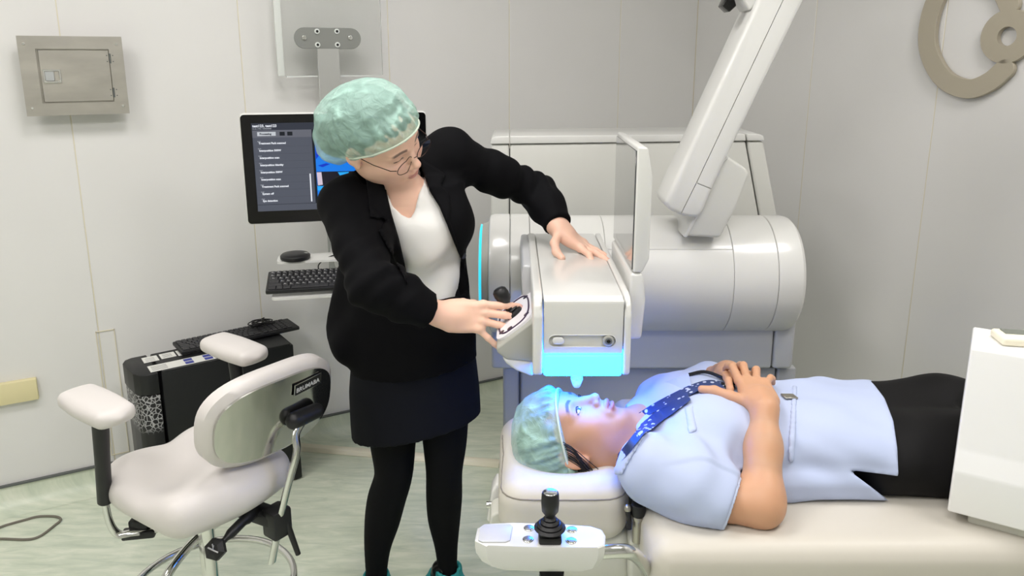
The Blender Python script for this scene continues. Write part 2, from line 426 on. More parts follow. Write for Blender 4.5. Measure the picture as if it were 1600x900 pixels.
g = G(); g.box(wl_pt(lc[0] - .042, lc[1], .073), (.026, .005, .03), .001, 1, rot=Rw); g.build('latch_plate', mat('latch_silver', rgb(205, 208, 210), .3, .7), d)
g = G(); g.box(wl_pt(lc[0] - .022, lc[1], .072), (.012, .003, .03), rot=Rw); g.build('latch_slot', m_steel, d)
for zz in (.22, -.22):
    g = G(); g.cyl(wl_pt(sm + dw1 + .001, zm + zz * bh - .016, .073), wl_pt(sm + dw1 + .001, zm + zz * bh + .016, .073), .003, n=8)
    for ds in (-.008, .01):
        for dz in (-.01, .01): g.cyl(wl_pt(sm + dw1 + ds, zm + zz * bh + dz, .071), wl_pt(sm + dw1 + ds, zm + zz * bh + dz, .0735), .002, n=8)
    g.build('hinge', m_dark, t)
for (a, b) in ((-.44, .40), (.44, .40), (-.44, -.40), (.44, -.40)):
    g = G(); q = wl_pt(sm + a * bw, zm + b * bh, .071); g.cyl(q, q + W * .005, .0052, .004, 12); g.build('screw', m_steel2, t)

# ---- cream bumper strip low on the left wall
a = wl_uv(57, 589); b = wl_uv(57, 620)
g = G(); g.box(wl_pt(a[0] - .45, (a[1] + b[1]) / 2, .0125), (.9, .025, a[1] - b[1] + .005), .004, 2, rot=Rw)
tag(g.build('wall_bumper', mat('cream_vinyl', rgb(228, 218, 172), .45)), 'cream vinyl bumper strip low on the wall behind the stool', 'wall bumper')
# ---- shallow panel trims on the wall by the computer
a = wl_uv(160, 640); b = wl_uv(203, 708)
g = G(); sa, sb = a[0] + .01, b[0]
for (x0, x1, y0, y1) in ((sa, sa + .003, .12, .62), (sb - .003, sb, .12, .62), (sa, sb, .12, .123), (sa, sb, .617, .62)):
    g.box(wl_pt((x0 + x1) / 2, (y0 + y1) / 2, .0015), (x1 - x0, .004, y1 - y0), rot=Rw)
g.build('joint', m_joint, wl_)

# ---- round emblem on the right wall
m_logo = mat('taupe_board', rgb(176, 168, 150), .6)
def wr3(px, py, out): return PW(px, py, CORNER - U * out, U)
def stroke(g, path, wid, out0, th, close_round=True):
    q = [wr3(x, y, out0) for x, y in path]; q = spline(q, 6); n = len(q); L, Rr = [], []
    for i in range(n):
        tt = (q[min(i + 1, n - 1)] - q[max(i - 1, 0)]).normalized(); nn = tt.cross(U).normalized()
        L.append(q[i] + nn * wid / 2); Rr.append(q[i] - nn * wid / 2)
    tt = (q[-1] - q[-2]).normalized(); nn = tt.cross(U).normalized()
    cap = [q[-1] + nn * math.cos(a) * wid / 2 + tt * math.sin(a) * wid / 2 for a in (math.pi * k / 8 for k in range(1, 8))]
    g.prism(L + cap + Rr[::-1], -U * th, .0015, 1)
lg = thing('wall_emblem', wr3(1520, 140, 0), 'taupe cut-out emblem of curled bands on the wall', 'emblem')
k = (wr3(1440, 60, 0) - wr3(1466, 60, 0)).length
g = G(); stroke(g, [(1530, -70), (1490, -38), (1462, 10), (1453, 60), (1462, 98), (1484, 127), (1518, 139), (1550, 128), (1574, 108)], k * 1.02, .005, .022); g.build('outer_band', m_logo, lg)
g = G(); stroke(g, [(1500, -60), (1545, -38), (1572, -12), (1582, 8)], k * 1.0, .005, .022); g.build('inner_band', m_logo, lg)
rc, rr_ = wr3(1579, 57, .005), (wr3(1579, 57, .005) - wr3(1538, 57, .005)).length
g = G(); hd = Vector((0, 0, 1)); n = 40; ro, ri = rr_, rr_ * .36
ring = []
for (r, h) in ((ro, 0), (ro, .022), (ri, .022), (ri, 0)):
    ring.append([g.bm.verts.new(rc - U * h + (W * math.cos(2 * math.pi * i / n) + hd * math.sin(2 * math.pi * i / n)) * r) for i in range(n)])
for i in range(4):
    for j in range(n): g.bm.faces.new((ring[i][j], ring[i][(j + 1) % n], ring[(i + 1) % 4][(j + 1) % n], ring[(i + 1) % 4][j]))
g.build('ring', m_logo, lg)

# ---- floor cable cover and loose cable
m_cream = mat('cream_plastic', rgb(246, 240, 218), .45)
pa, pb = PZ(440, 699, .0), PZ(781, 727.5, .0); d = (pb - pa).normalized()
g = G(); nn = Vector((-d.y, d.x, 0)); g.prism([pa + nn * .022, pa + nn * .016 + Vector((0, 0, .020)), pa - nn * .016 + Vector((0, 0, .020)), pa - nn * .022], pb - pa, .002, 1)
tag(g.build('cable_cover', m_cream), 'long cream cable cover strip running across the floor', 'cable cover')
pts = [(-30, 846), (0, 842), (40, 843), (62, 838), (84, 822), (95, 812), (86, 807), (60, 807), (40, 812), (18, 818), (0, 824), (-20, 835)]
g = G(); g.tube(spline([PZ(x, y, .0045) for x, y in pts], 6), .0042, 8)
tag(g.build('loose_cable', mat('grey_cable', rgb(120, 115, 104), .5)), 'thin grey cable looped on the floor near the wall', 'cable')
# ------------------------------------------------------------------ laser machine
m_white = mat('machine_white', rgb(220, 220, 216), .28, coat=.5, bump=(400, .02, .0005))
m_white2 = mat('machine_white_panel', rgb(214, 214, 208), .35, coat=.2)
m_grey = mat('machine_grey', rgb(198, 200, 202), .38, .1)
m_greyd = mat('machine_grey_dark', rgb(178, 180, 183), .38, .15)
m_sidegrey = mat('machine_taupe_grey', rgb(168, 168, 160), .45)
m_gap = mat('chassis_grey', rgb(150, 152, 154), .5)
m_cyan = mat('cyan_light', rgb(60, 220, 230), .4, emit=(.005, .15, 1, 1), estr=38.0)
m_ring = mat('cyan_ring', rgb(60, 200, 220), .4, emit=(.03, .55, .75, 1), estr=1.0)
m_glass = mat('clear_glass', (.95, .97, 1, 1), .03, trans=1.0, ior=1.3)
LM = thing('laser_machine', (.40, 2.4, 0), 'large white eye surgery laser machine with cylinder body and blue-lit head', 'laser machine')
def Xat(px, py, Y): return P(px, py, Y).x
# base column and band
YB = 2.2
x0, x1 = Xat(786, 640, YB), Xat(1239, 640, YB)
zb = P(900, 571, YB).z; zt = P(900, 517, YB).z - .01
x_s = Xat(812, 640, YB); x_r = Xat(1212, 600, YB)
def bxx(name, xa, xb, ya, yb, za, zz, m, bev=.008, parent=LM, seg=3):
    g = G(); g.box(((xa + xb) / 2, (ya + yb) / 2, (za + zz) / 2), (xb - xa, yb - ya, zz - za), bev, seg); return g.build(name, m, parent)
zlow = P(790, 680, YB).z
bxx('base_core', x0 + .01, x1 - .01, YB + .03, YB + .62, 0.0, zb + .01, m_gap, .005)
bxx('base_panel', x_s + .0025, x_r - .0025, YB, YB + .05, .03, zb - .007, m_greyd)
bxx('base_panel', x0, x_s - .0025, YB + .0, YB + .60, zlow + .002, zb - .007, m_greyd)
bxx('base_panel', x0 - .0, x_s - .0025, YB + .0, YB + .60, .03, zlow - .002, m_white2)
bxx('base_panel', x_r + .0025, x1, YB, YB + .60, .03, zb - .007, m_greyd)
YBand = YB - .03
xb0, xb1, xbs = Xat(768, 545, YBand), Xat(1241, 545, YBand), Xat(1209, 545, YBand)
bxx('band_panel', xb0, xbs - .002, YBand, YB + .62, zb, zt + .12, m_grey, .010)
bxx('band_panel', xbs + .002, xb1, YBand, YB + .62, zb, zt + .12, m_grey, .010)
# cylinder body: axis along X
CY, CZ, CR = 2.25, .961, .176
def cx(px): return P(px, 430, CY - CR * .8).x
def seg_(name, xa, xb, prof=None, m=m_white, R=CR):
    L = xb - xa; b = .0016
    pr = prof or [(0, 0), (R - b, 0), (R, b), (R, L - b), (R - b, L), (0, L)]
    g = G(); g.lathe(pr, (xa, CY, CZ), (1, 0, 0), 72); return g.build(name, m, LM, 30)
xs = [cx(763), cx(797), cx(828), cx(945), cx(1143), cx(1212), cx(1258)]
RL = CR + .004
seg_('drum_segment', xs[0], xs[1] - .001, [(0, 0), (RL - .012, 0), (RL - .004, .004), (RL, .014), (RL, xs[1] - xs[0] - .003), (RL - .002, xs[1] - xs[0] - .001), (0, xs[1] - xs[0] - .001)])
seg_('drum_segment', xs[1] + .001, xs[2] - .001, R=RL)
cyl_ = [seg_('cylinder_segment', a + .0005, b - .0005) for a, b in zip(xs[2:5], xs[3:6])]; cyl_main = cyl_[1]
L = xs[6] - xs[5]
seg_('cylinder_cap', xs[5] + .001, xs[6], [(0, 0), (CR - .002, 0), (CR, .002), (CR, L - .03), (CR - .004, L - .014), (CR - .014, L - .004), (CR - .03, L), (0, L)])
# left end: dark gap, cyan light ring, end plate
xl = cx(750)
seg_('end_plate', xl, xs[0] - .001, [(0, 0), (RL - .05, 0), (RL - .045, .0), (RL - .030, .004), (RL - .022, xs[0] - xl - .001), (0, xs[0] - xl - .001)], m_sidegrey)
g = G(); pr = [(RL - .045, -.003), (RL - .030, .0005), (RL - .034, .006), (RL - .046, .004)]
n = 72; rings = []
for r, h in pr: rings.append([g.bm.verts.new((xl - .002 + h, CY + r * math.cos(2 * math.pi * k / n), CZ + r * math.sin(2 * math.pi * k / n))) for k in range(n)])
for i in range(4):
    for k in range(n): g.bm.faces.new((rings[i][k], rings[i][(k + 1) % n], rings[(i + 1) % 4][(k + 1) % n], rings[(i + 1) % 4][k]))
g.build('light_ring', m_ring, LM)
# top access panel joint cut into the cylinder
ang = math.radians(38); cut_ = G(); cut_.box(((xs[3] + xs[4]) / 2, CY - CR * math.cos(ang), CZ + CR * math.sin(ang)), (xs[4] - xs[3] - .004, .003, .003)); carve(cyl_main, cut_)
# rear slab
YS = 2.62
def slab(name, pts, m, y0=YS, th=.26, bev=.008): 
    g = G(); g.prism([P(x, y, YS) + Vector((0, y0 - YS, 0)) for x, y in pts], (0, th, 0), bev, 3); return g.build(name, m, LM)
slab('rear_panel', [(767, 345), (767, 226), (795.5, 226), (795.5, 345)], m_white2)
slab('rear_panel', [(797, 345), (797, 226), (1165, 221), (1187, 345)], m_white2)
slab('rear_panel', [(1189, 345), (1167.5, 221), (1193, 221), (1216, 345)], m_white2)
slab('rear_top_trim', [(766, 225), (768, 216), (774, 213), (796, 212.5), (796, 224.6)], m_white, YS - .006, .272, .003)
slab('rear_top_trim', [(797, 224.6), (797, 212.4), (1163, 209), (1165, 219.8)], m_white, YS - .006, .272, .003)
slab('rear_top_trim', [(1167, 219.8), (1165.5, 209), (1186, 209.5), (1192, 212), (1194, 219.8)], m_white, YS - .006, .272, .003)
g = G(); g.box((.40, YS + .16, .84), (.84, .16, .86)); g.build('rear_core', m_gap, LM)
# head housing
YF = 1.50
hx0, hx1 = Xat(849, 530, YF), Xat(974, 530, YF); hz0, hz1 = P(900, 588, YF).z, P(900, 470, YF).z
bxx('head_housing', hx0 - .004, hx1 + .004, YF + .068, 2.14, hz0 + .036, hz1 - .004, m_white, .006)
zc = P(900, 554, YF).z; zp = P(900, 472.5, YF).z
g = G(); prof = [(YF + .002, zp + .001), (YF + .004, hz1 - .014), (YF + .012, hz1 - .003), (YF + .028, hz1 + .003), (2.09, hz1 + .004), (2.09, hz1 - .012), (YF + .02, hz1 - .02), (YF + .02, zp + .001)]
g.prism([(hx0, y, z) for y, z in prof], (hx1 - hx0, 0, 0), .002, 2); g.build('top_cover', m_white, LM)
front_panel = bxx('front_panel', hx0 + .0005, hx1 - .0005, YF + .002, YF + .04, zc + .001, zp - .001, m_white2, .002)
bxx('light_band', hx0 + .001, hx1 - .001, YF - .002, YF + .07, hz0, zc - .0005, m_cyan, .006)
# rails left and right of the head
def rail(name, xa, xb, m=m_white):
    q = [(YF - .002, hz0 + .006), (YF - .004, hz0 + .05), (YF - .002, hz1 - .034), (YF + .006, hz1 - .012), (YF + .022, hz1 + .003), (YF + .05, hz1 + .006), (2.09, hz1 + .008), (2.09, hz0 + .02), (YF + .12, hz0 - .001), (YF + .012, hz0 - .002)]
    g = G(); g.prism([(xa, y, z) for y, z in q], (xb - xa, 0, 0), .005, 3); return g.build(name, m, LM)
rail('side_rail', Xat(833, 530, YF), hx0 - .0012); rail('side_rail', hx1 + .0012, Xat(986, 530, YF))
# recess with button and lens on the front panel
za, zb_ = P(900, 524, YF).z, P(900, 543, YF).z; zm_ = (za + zb_) / 2; hr = (za - zb_) / 2
xa, xb = Xat(857, 530, YF) + hr, Xat(963, 530, YF) - hr
def pill(g, xa, xb, z, r, y, d, bev=.0):
    pts = [(xb + r * math.cos(t), y, z + r * math.sin(t)) for t in np.linspace(-math.pi / 2, math.pi / 2, 9)] + [(xa - r * math.cos(t), y, z - r * math.sin(t)) for t in np.linspace(-math.pi / 2, math.pi / 2, 9)]
    g.prism(pts, (0, d, 0), bev, 2); return g
g = G(); pill(g, xa, xb, zm_, hr - .001, YF - .01, .020); carve(front_panel, g)
lp_ = [(xb + hr * math.cos(t), YF + .002, zm_ + hr * math.sin(t)) for t in np.linspace(-math.pi / 2, math.pi / 2, 11)] + [(xa - hr * math.cos(t), YF + .002, zm_ - hr * math.sin(t)) for t in np.linspace(-math.pi / 2, math.pi / 2, 11)]
g = G(); g.tube(lp_ + lp_[:1], .0011, 8, cap=False); g.build('recess_rim', m_white, LM)
g = G(); pill(g, xa, xb, zm_, hr - .0011, YF + .0085, .006); g.build('recess_plate', m_white2, LM)
g = G(); pill(g, xa + .002, xa + .012, zm_ + .001, hr - .006, YF - .001, .011, .0015); g.build('button', m_white, LM)
g = G(); g.cyl((xb - .003, YF - .0025, zm_ + .001), (xb - .003, YF + .010, zm_ + .001), .0115, n=28, bev=.002); ln = g.build('lens_ring', m_sidegrey, LM)
g = G(); g.cyl((xb - .003, YF - .0035, zm_ + .001), (xb - .003, YF + .010, zm_ + .001), .0075, n=24, bev=.001); g.build('lens_barrel', mat('mid_grey', rgb(110, 114, 118), .3, .4), ln)
g = G(); g.cyl((xb - .003, YF - .0042, zm_ + .001), (xb - .003, YF + .010, zm_ + .001), .0042, n=20, bev=.001); g.build('lens', m_blackg, ln)
# nozzle
NX, NY = Xat(901, 600, 1.545), 1.545
nz1 = hz0 + .004; nz0 = .9055
h = nz1 - nz0
g = G(); g.lathe([(.030, 0), (.0225, .005), (.016, .012), (.0135, .021), (.0125, .028)], (NX, NY, nz1), (0, 0, -1), 40); g.build('nozzle_funnel', mat('smoky_plastic', (.82, .86, .88, 1), .15, alpha=.62, coat=.5), LM)
g = G(); g.lathe([(.0, 0), (.0125, 0), (.0132, .002), (.0085, h - .0300), (.0062, h - .027), (0, h - .027)], (NX, NY, nz1 - .027), (0, 0, -1), 32); g.build('nozzle_tip', mat('nozzle_white', (.9, .95, 1, 1), .2), LM)
# wing with joystick on the head's left flank
YW0, YW1 = 1.575, 1.80
xr = Xat(833, 530, YF) + .004
def wing(name, pts, m, y0=YW0, y1=YW1, bev=.008):
    g = G(); g.prism([(x, y0, z) for x, z in pts], (0, y1 - y0, 0), bev, 3); return g.build(name, m, LM)
wing('wing_upper', [(xr, 1.047), (xr - .082, .983), (xr - .081, .972), (xr - .060, .955), (xr, .950)], m_sidegrey)
wing('wing_lower', [(xr, .951), (xr - .070, .960), (xr - .062, .945), (xr - .040, .928), (xr, .912)], m_white, YW0 + .002)
wing('flank_panel', [(xr, 1.118), (xr - .022, 1.118), (xr - .026, 1.09), (xr - .022, 1.04), (xr - .022, .96), (xr, .96)], m_grey, YW0 + .19, 2.10, .006)
# sloping control plate
pn = Vector((-.064, 0, .082)).normalized(); pu = Vector((.082, 0, .064)).normalized(); pc = Vector((xr - .040, (YW0 + YW1) / 2 + .004, 1.0165)) + pn * .001
Rp = Matrix((pu, Vector((0, 1, 0)), pn)).transposed()
g = G(); g.box(pc, (.100, .20, .008), .030, 6, rot=Rp, vert_only=True); cp = g.build('control_plate', mat('plate_white', rgb(236, 234, 238), .3), LM)
m_purple = mat('purple_ink', rgb(52, 30, 66), .35)
g = G(); loop = [pc + pn * .0045 + pu * (.043 * math.copysign(abs(math.cos(t)) ** .6, math.cos(t))) + Vector((0, 1, 0)) * (.088 * math.copysign(abs(math.sin(t)) ** .7, math.sin(t))) for t in np.linspace(0, 2 * math.pi, 49)]
g.tube(loop, .0022, 6, cap=False); g.build('printed_outline', m_purple, cp)
for q, (a, b) in enumerate(((-.035, -.062), (-.035, .062), (.035, -.062), (.035, .062), (-.012, -.075))):
    g = G(); o = pc + pu * a + Vector((0, b, 0)); g.cyl(o, o + pn * .0055, .007, n=14, bev=.001); g.build('key', mat('key_dark', rgb(40, 38, 48), .35), cp)
jb = pc + pn * .004 + pu * .002
g = G(); g.lathe([(0, 0), (.021, 0), (.021, .006), (.014, .010), (.0165, .013), (.011, .017), (.0125, .020), (.008, .024), (.007, .030), (0, .030)], jb, pn, 24); g.build('joystick_boot', m_black, LM)
jd = (pn + Vector((-.04, 0, .35))).normalized()
g = G(); g.lathe([(0, 0), (.007, 0), (.0085, .010), (.0155, .018), (.018, .034), (.0165, .045), (.011, .050), (0, .051)], jb + pn * .022, jd, 20); g.build('joystick_grip', m_black, LM)
# touch screen on the head's right flank
sx, sx2 = .262, .298
ya, yb = 1.60, 1.92
z_t, z_b = 1.415, 1.146
g = G(); g.prism([(sx, ya, z_b), (sx, ya, z_t + .004), (sx + .022, ya, z_t + .002), (sx + .034, ya, z_t - .06), (sx + .034, ya, z_b + .03), (sx + .02, ya, z_b)], (0, yb - ya, 0), .005, 3); sh = g.build('screen_housing', m_white, LM)
g = G(); g.box((sx - .0012, (ya + yb) / 2, (z_t + z_b) / 2), (.003, yb - ya - .012, z_t - z_b - .01), .001, 1); g.build('screen_glass', mat('screen_glass', rgb(70, 72, 74), .04, .0, coat=1.0), LM)
g = G(); g.prism([(sx - .006, 1.60, z_b - .002), (sx + .022, 1.60, z_b - .002), (sx + .026, 1.60, z_b - .03), (sx + .030, 1.60, 1.08), (sx + .024, 1.60, .994), (sx - .006, 1.60, .992)], (0, .32, 0), .007, 3); g.build('screen_bracket', m_white, LM)
bxx('bracket_foot', sx - .02, sx + .004, 1.64, 1.88, 1.0, 1.10, m_white2, .006)
# articulated arm on top
YA, YA2 = 2.06, 2.20
def arm(name, pts, m, y0, y1, bev, seg=4):
    g = G(); g.prism([P(x, y, 2.10) + Vector((0, y0 - 2.10, 0)) for x, y in pts], (0, y1 - y0, 0), bev, seg); return g.build(name, m, LM)
arm_o = arm('arm_cover', [(1034, 312), (1047, 284), (1083, 207), (1124, 118), (1172, 14), (1215, -95), (1294, -95), (1249, 0), (1130, 243), (1108, 291), (1094, 325), (1086, 336), (1068, 335), (1055, 330), (1041, 324)], m_white, YA, YA2, .012, 4)
cut_ = G()                                   # joints of the arm cover, cut as real grooves
def seam_cut(a, b, wd=1.3):
    a, b = Vector(a), Vector(b); n_ = Vector((-(b - a).y, (b - a).x)).normalized() * wd / 2
    cut_.prism([P(q.x, q.y, 2.10) + Vector((0, YA - .03 - 2.10, 0)) for q in (a + n_, b + n_, b - n_, a - n_)], (0, .036, 0))
seam_cut((1083, 282), (1300, -177)); carve(arm_o, cut_)
cut_ = G(); seam_cut((1050, 348), (1082.6, 282.8)); carve(arm_o, cut_)
cut_ = G(); seam_cut((1084, 282.4), (1110, 293)); carve(arm_o, cut_)
arm('arm_link', [(1068, 368), (1092, 325), (1120, 256), (1135, 243), (1164, 262), (1170, 270), (1150, 322), (1124, 371)], m_white2, YA + .03, YA2 + .08, .012)
arm('arm_link_rim', [(1066, 368), (1090, 324), (1118, 255), (1134, 242.5), (1137, 245), (1122, 258), (1094, 327), (1072, 369)], m_white, YA + .024, YA2 + .084, .003, 2)
q = P(1290, -95, 2.13)
g = G(); g.cyl(q + Vector((-.03, -.12, .0)), q + Vector((-.03, .12, 0)), .085, n=40, bev=.015); g.build('arm_elbow', m_white, LM)
arm('sensor_pod', [(1147, -14), (1168, 18), (1177, 8), (1186, -12), (1184, -40), (1160, -40)], m_white, YA + .02, YA2 - .03, .006)
arm('sensor_eye', [(1129, 9), (1140, 19), (1151, 9), (1146, -8), (1137, -8)], m_blackg, YA + .04, YA2 - .05, .003)
# ------------------------------------------------------------------ patient bed
m_leather = mat('cream_leather', rgb(206, 201, 190), .42, bump=(220, .05, .001))
m_shell = mat('bed_shell', rgb(206, 206, 196), .4)
m_chrome = mat('chrome', rgb(215, 215, 212), .14, 1.0)
m_alu = mat('satin_metal', rgb(168, 164, 154), .3, .9)
BED = thing('patient_bed', (1.1, 1.5, 0), 'long cream upholstered patient bed with padded headrest', 'bed')
BT = .738                                     # top of the mattress
f = SDF((.20, 1.10, .58), (2.15, 1.98, .80), .0085)
f.rbox((1.17, 1.545, BT - .065), (.915, .328, .065), .040, k=.001)
V, F = f.mesh(); np_mesh('mattress', V, F, m_leather, BED)
g = G(); g.box((1.19, 1.55, .575), (1.70, .56, .10), .03, 4); g.build('bed_shell', m_shell, BED)
g = G(); g.box((1.15, 1.55, .30), (.75, .38, .50), .05, 4); g.build('pedestal', m_shell, BED)
g = G(); g.box((1.15, 1.55, .03), (1.2, .5, .06), .02, 3); g.build('foot_plate', m_shell, BED)
# headrest
hx_a, hx_b = -.028, .238
f = SDF((-.08, 1.28, .58), (.30, 1.80, .84), .005)
f.rbox(((hx_a + hx_b) / 2, 1.535, .705), (.133, .175, .068), .05, k=.001)
f.ell((.11, 1.53, .835), (.135, .125, .105), k=.03, op='s')
V, F = f.mesh(); hr_ = np_mesh('headrest_pad', V, F, m_leather, BED)
# stitched seam round the pad
sm_ = []
for t in np.linspace(math.pi * .80, math.pi * 2.20, 60):
    c, s_ = math.cos(t), math.sin(t)
    for rr in np.arange(.26, .05, -.0015):
        q = (.105 + rr * c, 1.535 + rr * s_, .752 - .008 * abs(s_))
        if f.at(q) < .0004: break
    sm_.append(Vector(q))
g = G(); g.tube(sm_, .0018, 6); g.build('seam', mat('seam_thread', rgb(130, 124, 112), .7), hr_)
f = SDF((-.03, 1.30, .30), (.30, 1.76, .68), .007)
f.rbox((.16, 1.53, .60), (.085, .15, .06), .03, k=.02); f.rbox((.19, 1.53, .45), (.07, .12, .14), .03, k=.05)
V, F = f.mesh(); np_mesh('headrest_carrier', V, F, m_shell, BED)
g = G(); g.prism([P(760, 816, 1.50), P(765, 790, 1.50), P(768, 768, 1.50), P(777, 755, 1.50), P(790, 770, 1.50), P(806, 812, 1.50), P(812, 830, 1.50)], (0, .05, 0), .006, 3); g.build('headrest_bracket', m_white, BED)
g = G(); g.prism([P(764, 822, 1.43), P(767, 806, 1.43), P(776, 801, 1.43), P(800, 803, 1.43), P(815, 822, 1.43)], (0, .06, 0), .006, 3); g.build('headrest_bracket', m_shell, BED)
a = P(760, 789, 1.485); g = G(); g.cyl(a, a + Vector((.02, .0, 0)), .0075, n=16, bev=.001); g.build('pin', m_chrome, BED)
# hinge hardware between headrest and mattress
a = P(997, 808, 1.36); g = G(); g.cyl(a, a + Vector((0, 0, -.055)), .0105, n=20, bev=.001); g.cyl(a + Vector((0, 0, .004)), a + Vector((0, 0, -.004)), .013, n=20, bev=.001); g.build('hinge_post', m_alu, BED)
g = G(); g.cyl(a + Vector((0, .0, .006)), a + Vector((0, 0, .03)), .0145, n=20, bev=.002); g.build('hinge_cap', m_black, BED)
a, b = P(981, 794, 1.36), P(983, 827, 1.35); g = G(); g.tube([a, (a + b) / 2 + Vector((.001, 0, 0)), b], [.007, .0045, .005], 10); g.build('hinge_rod', m_black, BED)
g = G(); g.ball(a, .0085); g.build('hinge_ball', m_alu, BED)
g = G(); g.box(P(995, 850, 1.42), (.05, .12, .10), .01, 3); g.build('hinge_block', m_shell, BED)
# ------------------------------------------------------------------ control console with joystick
CC = thing('control_console', P(842, 885, 1.19), 'white joystick control console beside the headrest on a bent chrome pipe', 'control console')
ztop = PZ(842, 838, .775).z
def top(px, py): return PZ(px, py, .775)
out = [(742, 845), (746, 826), (758, 820), (800, 818), (870, 820), (925, 824), (941, 829), (946, 838), (945, 853), (935, 857), (842, 857), (760, 854)]
tp = [top(x, y) for x, y in out]
cc = sum(tp, Vector()) / len(tp)
g = G(); rings = []
for sc, dz in ((.97, .002), (1.0, 0), (1.0, -.012), (.985, -.024), (.90, -.042), (.70, -.052)):
    rings.append([g.bm.verts.new(cc + Vector(((p.x - cc.x) * sc, (p.y - cc.y) * (sc * .8 + .2), 0)) + Vector((0, 0, dz))) for p in tp])
for A_, B_ in zip(rings, rings[1:]):
    for k in range(len(A_)): g.bm.faces.new((A_[k], A_[(k + 1) % len(A_)], B_[(k + 1) % len(A_)], B_[k]))
g.bm.faces.new(rings[0]); g.bm.faces.new(rings[-1][::-1]); g.build('housing', m_white, CC, 28)
q = [top(747, 847), top(750, 827), top(757, 822), top(797, 822), top(801, 826), top(797, 847), top(790, 850), top(754, 850)]
g = G(); g.prism([p + Vector((0, 0, .0015)) for p in q], (0, 0, .003), .001, 2); g.build('pad', m_grey, CC)
jc = top(859, 843)
g = G(); bsz = .040
g.box(jc + Vector((0, 0, .008)), (bsz, bsz, .014), .004, 2)
for i, (hz, rw) in enumerate(((.018, .0345), (.024, .028), (.030, .023), (.036, .017), (.042, .012))): g.lathe([(0, -.004), (rw - .004, -.004), (rw, 0), (rw - .004, .004), (0, .004)], jc + Vector((0, 0, hz)), (0, 0, 1), 24) if i else g.box(jc + Vector((0, 0, hz)), (rw, rw, .008), .003, 2)
g.build('joystick_boot', m_black, CC)
g = G(); g.lathe([(0, 0), (.008, 0), (.009, .006), (.0145, .014), (.0158, .030), (.0150, .046), (.0138, .049), (0, .049)], jc + Vector((0, 0, .043)), (-.0, 0, 1), 28); jg = g.build('joystick_grip', m_black, CC)
g = G(); g.cyl(jc + Vector((0, 0, .091)), jc + Vector((0, 0, .0935)), .0125, n=24, bev=.001); g.build('joystick_cap', m_steel2, jg)
m_key = mat('key_steel', rgb(170, 172, 174), .25, .8)
for x, y in ((826.5, 827.5), (825, 845), (893.5, 829.5), (892.5, 847)):
    c = top(x, y) + Vector((0, 0, .001)); g = G(); g.cyl(c, c + Vector((0, 0, .003)), .0098, n=20, bev=.001); kk = g.build('button_ring', m_steel2, CC)
    g = G(); g.cyl(c, c + Vector((0, 0, .0042)), .0075, n=18, bev=.0008); g.build('button', m_key, kk)
e = P(938, 862, 1.19)
pts = spline([e + Vector((-.05, .0, -.0)), e, P(975, 861, 1.20), P(993, 868, 1.22), P(1007, 884, 1.25), P(1014, 905, 1.28), P(1016, 960, 1.30), P(1016, 1010, 1.36)], 6)
g = G(); g.tube(pts, .0125, 16); g.build('pipe', m_chrome, CC)
a = P(862, 893, 1.19)
g = G(); g.tube([a + Vector((0, 0, .0)), a + Vector((0, .0, -.06))], .022, 16); g.build('pivot', m_black, CC)

# ------------------------------------------------------------------ white instrument box at the legs
IB = thing('instrument_box', P(1487, 800, 1.30), 'white rounded instrument box standing on the bed beside the legs', 'instrument box')
p0 = P(1489, 803, 1.30); p0.z = BT + .0
fx = Vector((.85, -.53, 0)).normalized(); fy = Vector((.53, .85, 0)).normalized(); Rb = Matrix((fx, fy, Vector((0, 0, 1)))).transposed()
LBX = .46; DP = .17; ztop_b = 1.077
def ib(a, b, c): return Vector((p0.x, p0.y, 0)) + fx * a + fy * b + Vector((0, 0, c))
g = G()
sec = [(-.004, BT + .022), (-.004, .845), (.012, .885), (.052, ztop_b - .006), (.060, ztop_b), (.172, ztop_b), (.178, ztop_b - .006), (.178, BT + .022)]
g.prism([ib(-.01, a, z) for a, z in sec], fx * LBX, .016, 5); g.build('housing', mat('box_white', rgb(238, 238, 236), .3, coat=.3), IB, 50)
g = G(); g.box(ib(LBX / 2, .085, BT + .012), (LBX - .05, .14, .026), .004, 2, rot=Rb); g.build('plinth', m_shell, IB)
# thermometer on the box
tq = ib(.062, .115, ztop_b); TH = thing('thermometer', tq, 'small cream digital thermometer lying on the white box', 'thermometer')
Rt = Matrix.Rotation(math.radians(22), 3, 'Z') @ Rb
g = G(); g.box(tq + Vector((0, 0, .0085)), (.072, .058, .017), .006, 3, rot=Rt); g.build('case', m_cream, TH)
g = G(); g.box(tq + Vector((0, 0, .0175)) + Rt @ Vector((0, .008, 0)), (.046, .026, .0015), .0005, 1, rot=Rt); g.build('display', mat('lcd', rgb(112, 118, 108), .2), TH)
# ------------------------------------------------------------------ wall monitor station
m_alum = mat('bracket_grey', rgb(150, 152, 148), .4, .5)
m_bar = mat('bar_metal', rgb(196, 197, 194), .35, .55)
m_acryl = mat('acrylic', (.97, .98, .97, 1), .05, trans=1.0, ior=1.12)
m_acryl_edge = mat('acrylic_edge', rgb(226, 230, 226), .2)
OUT = .10
a0 = wl_uv(443, 118, OUT); a1 = wl_uv(598, 118, OUT); zb_ = (a0[1] + a1[1]) / 2
AP = thing('acrylic_panel', wl_pt(a0[0], zb_, OUT), 'clear acrylic panel fixed flat in front of the wall', 'panel')
g = G(); g.box(wl_pt((a0[0] + a1[0]) / 2, zb_ + .35, OUT), (a1[0] - a0[0], .008, .70), .001, 1, rot=Rw); g.build('sheet', m_acryl, AP)
g = G(); g.box(wl_pt(a0[0] - .008, zb_ + .35, OUT), (.024, .012, .70), .002, 2, rot=Rw); g.build('edge_strip', m_acryl_edge, AP)
for fr in (.09, .40, .60, .90)[:4]:
    pass
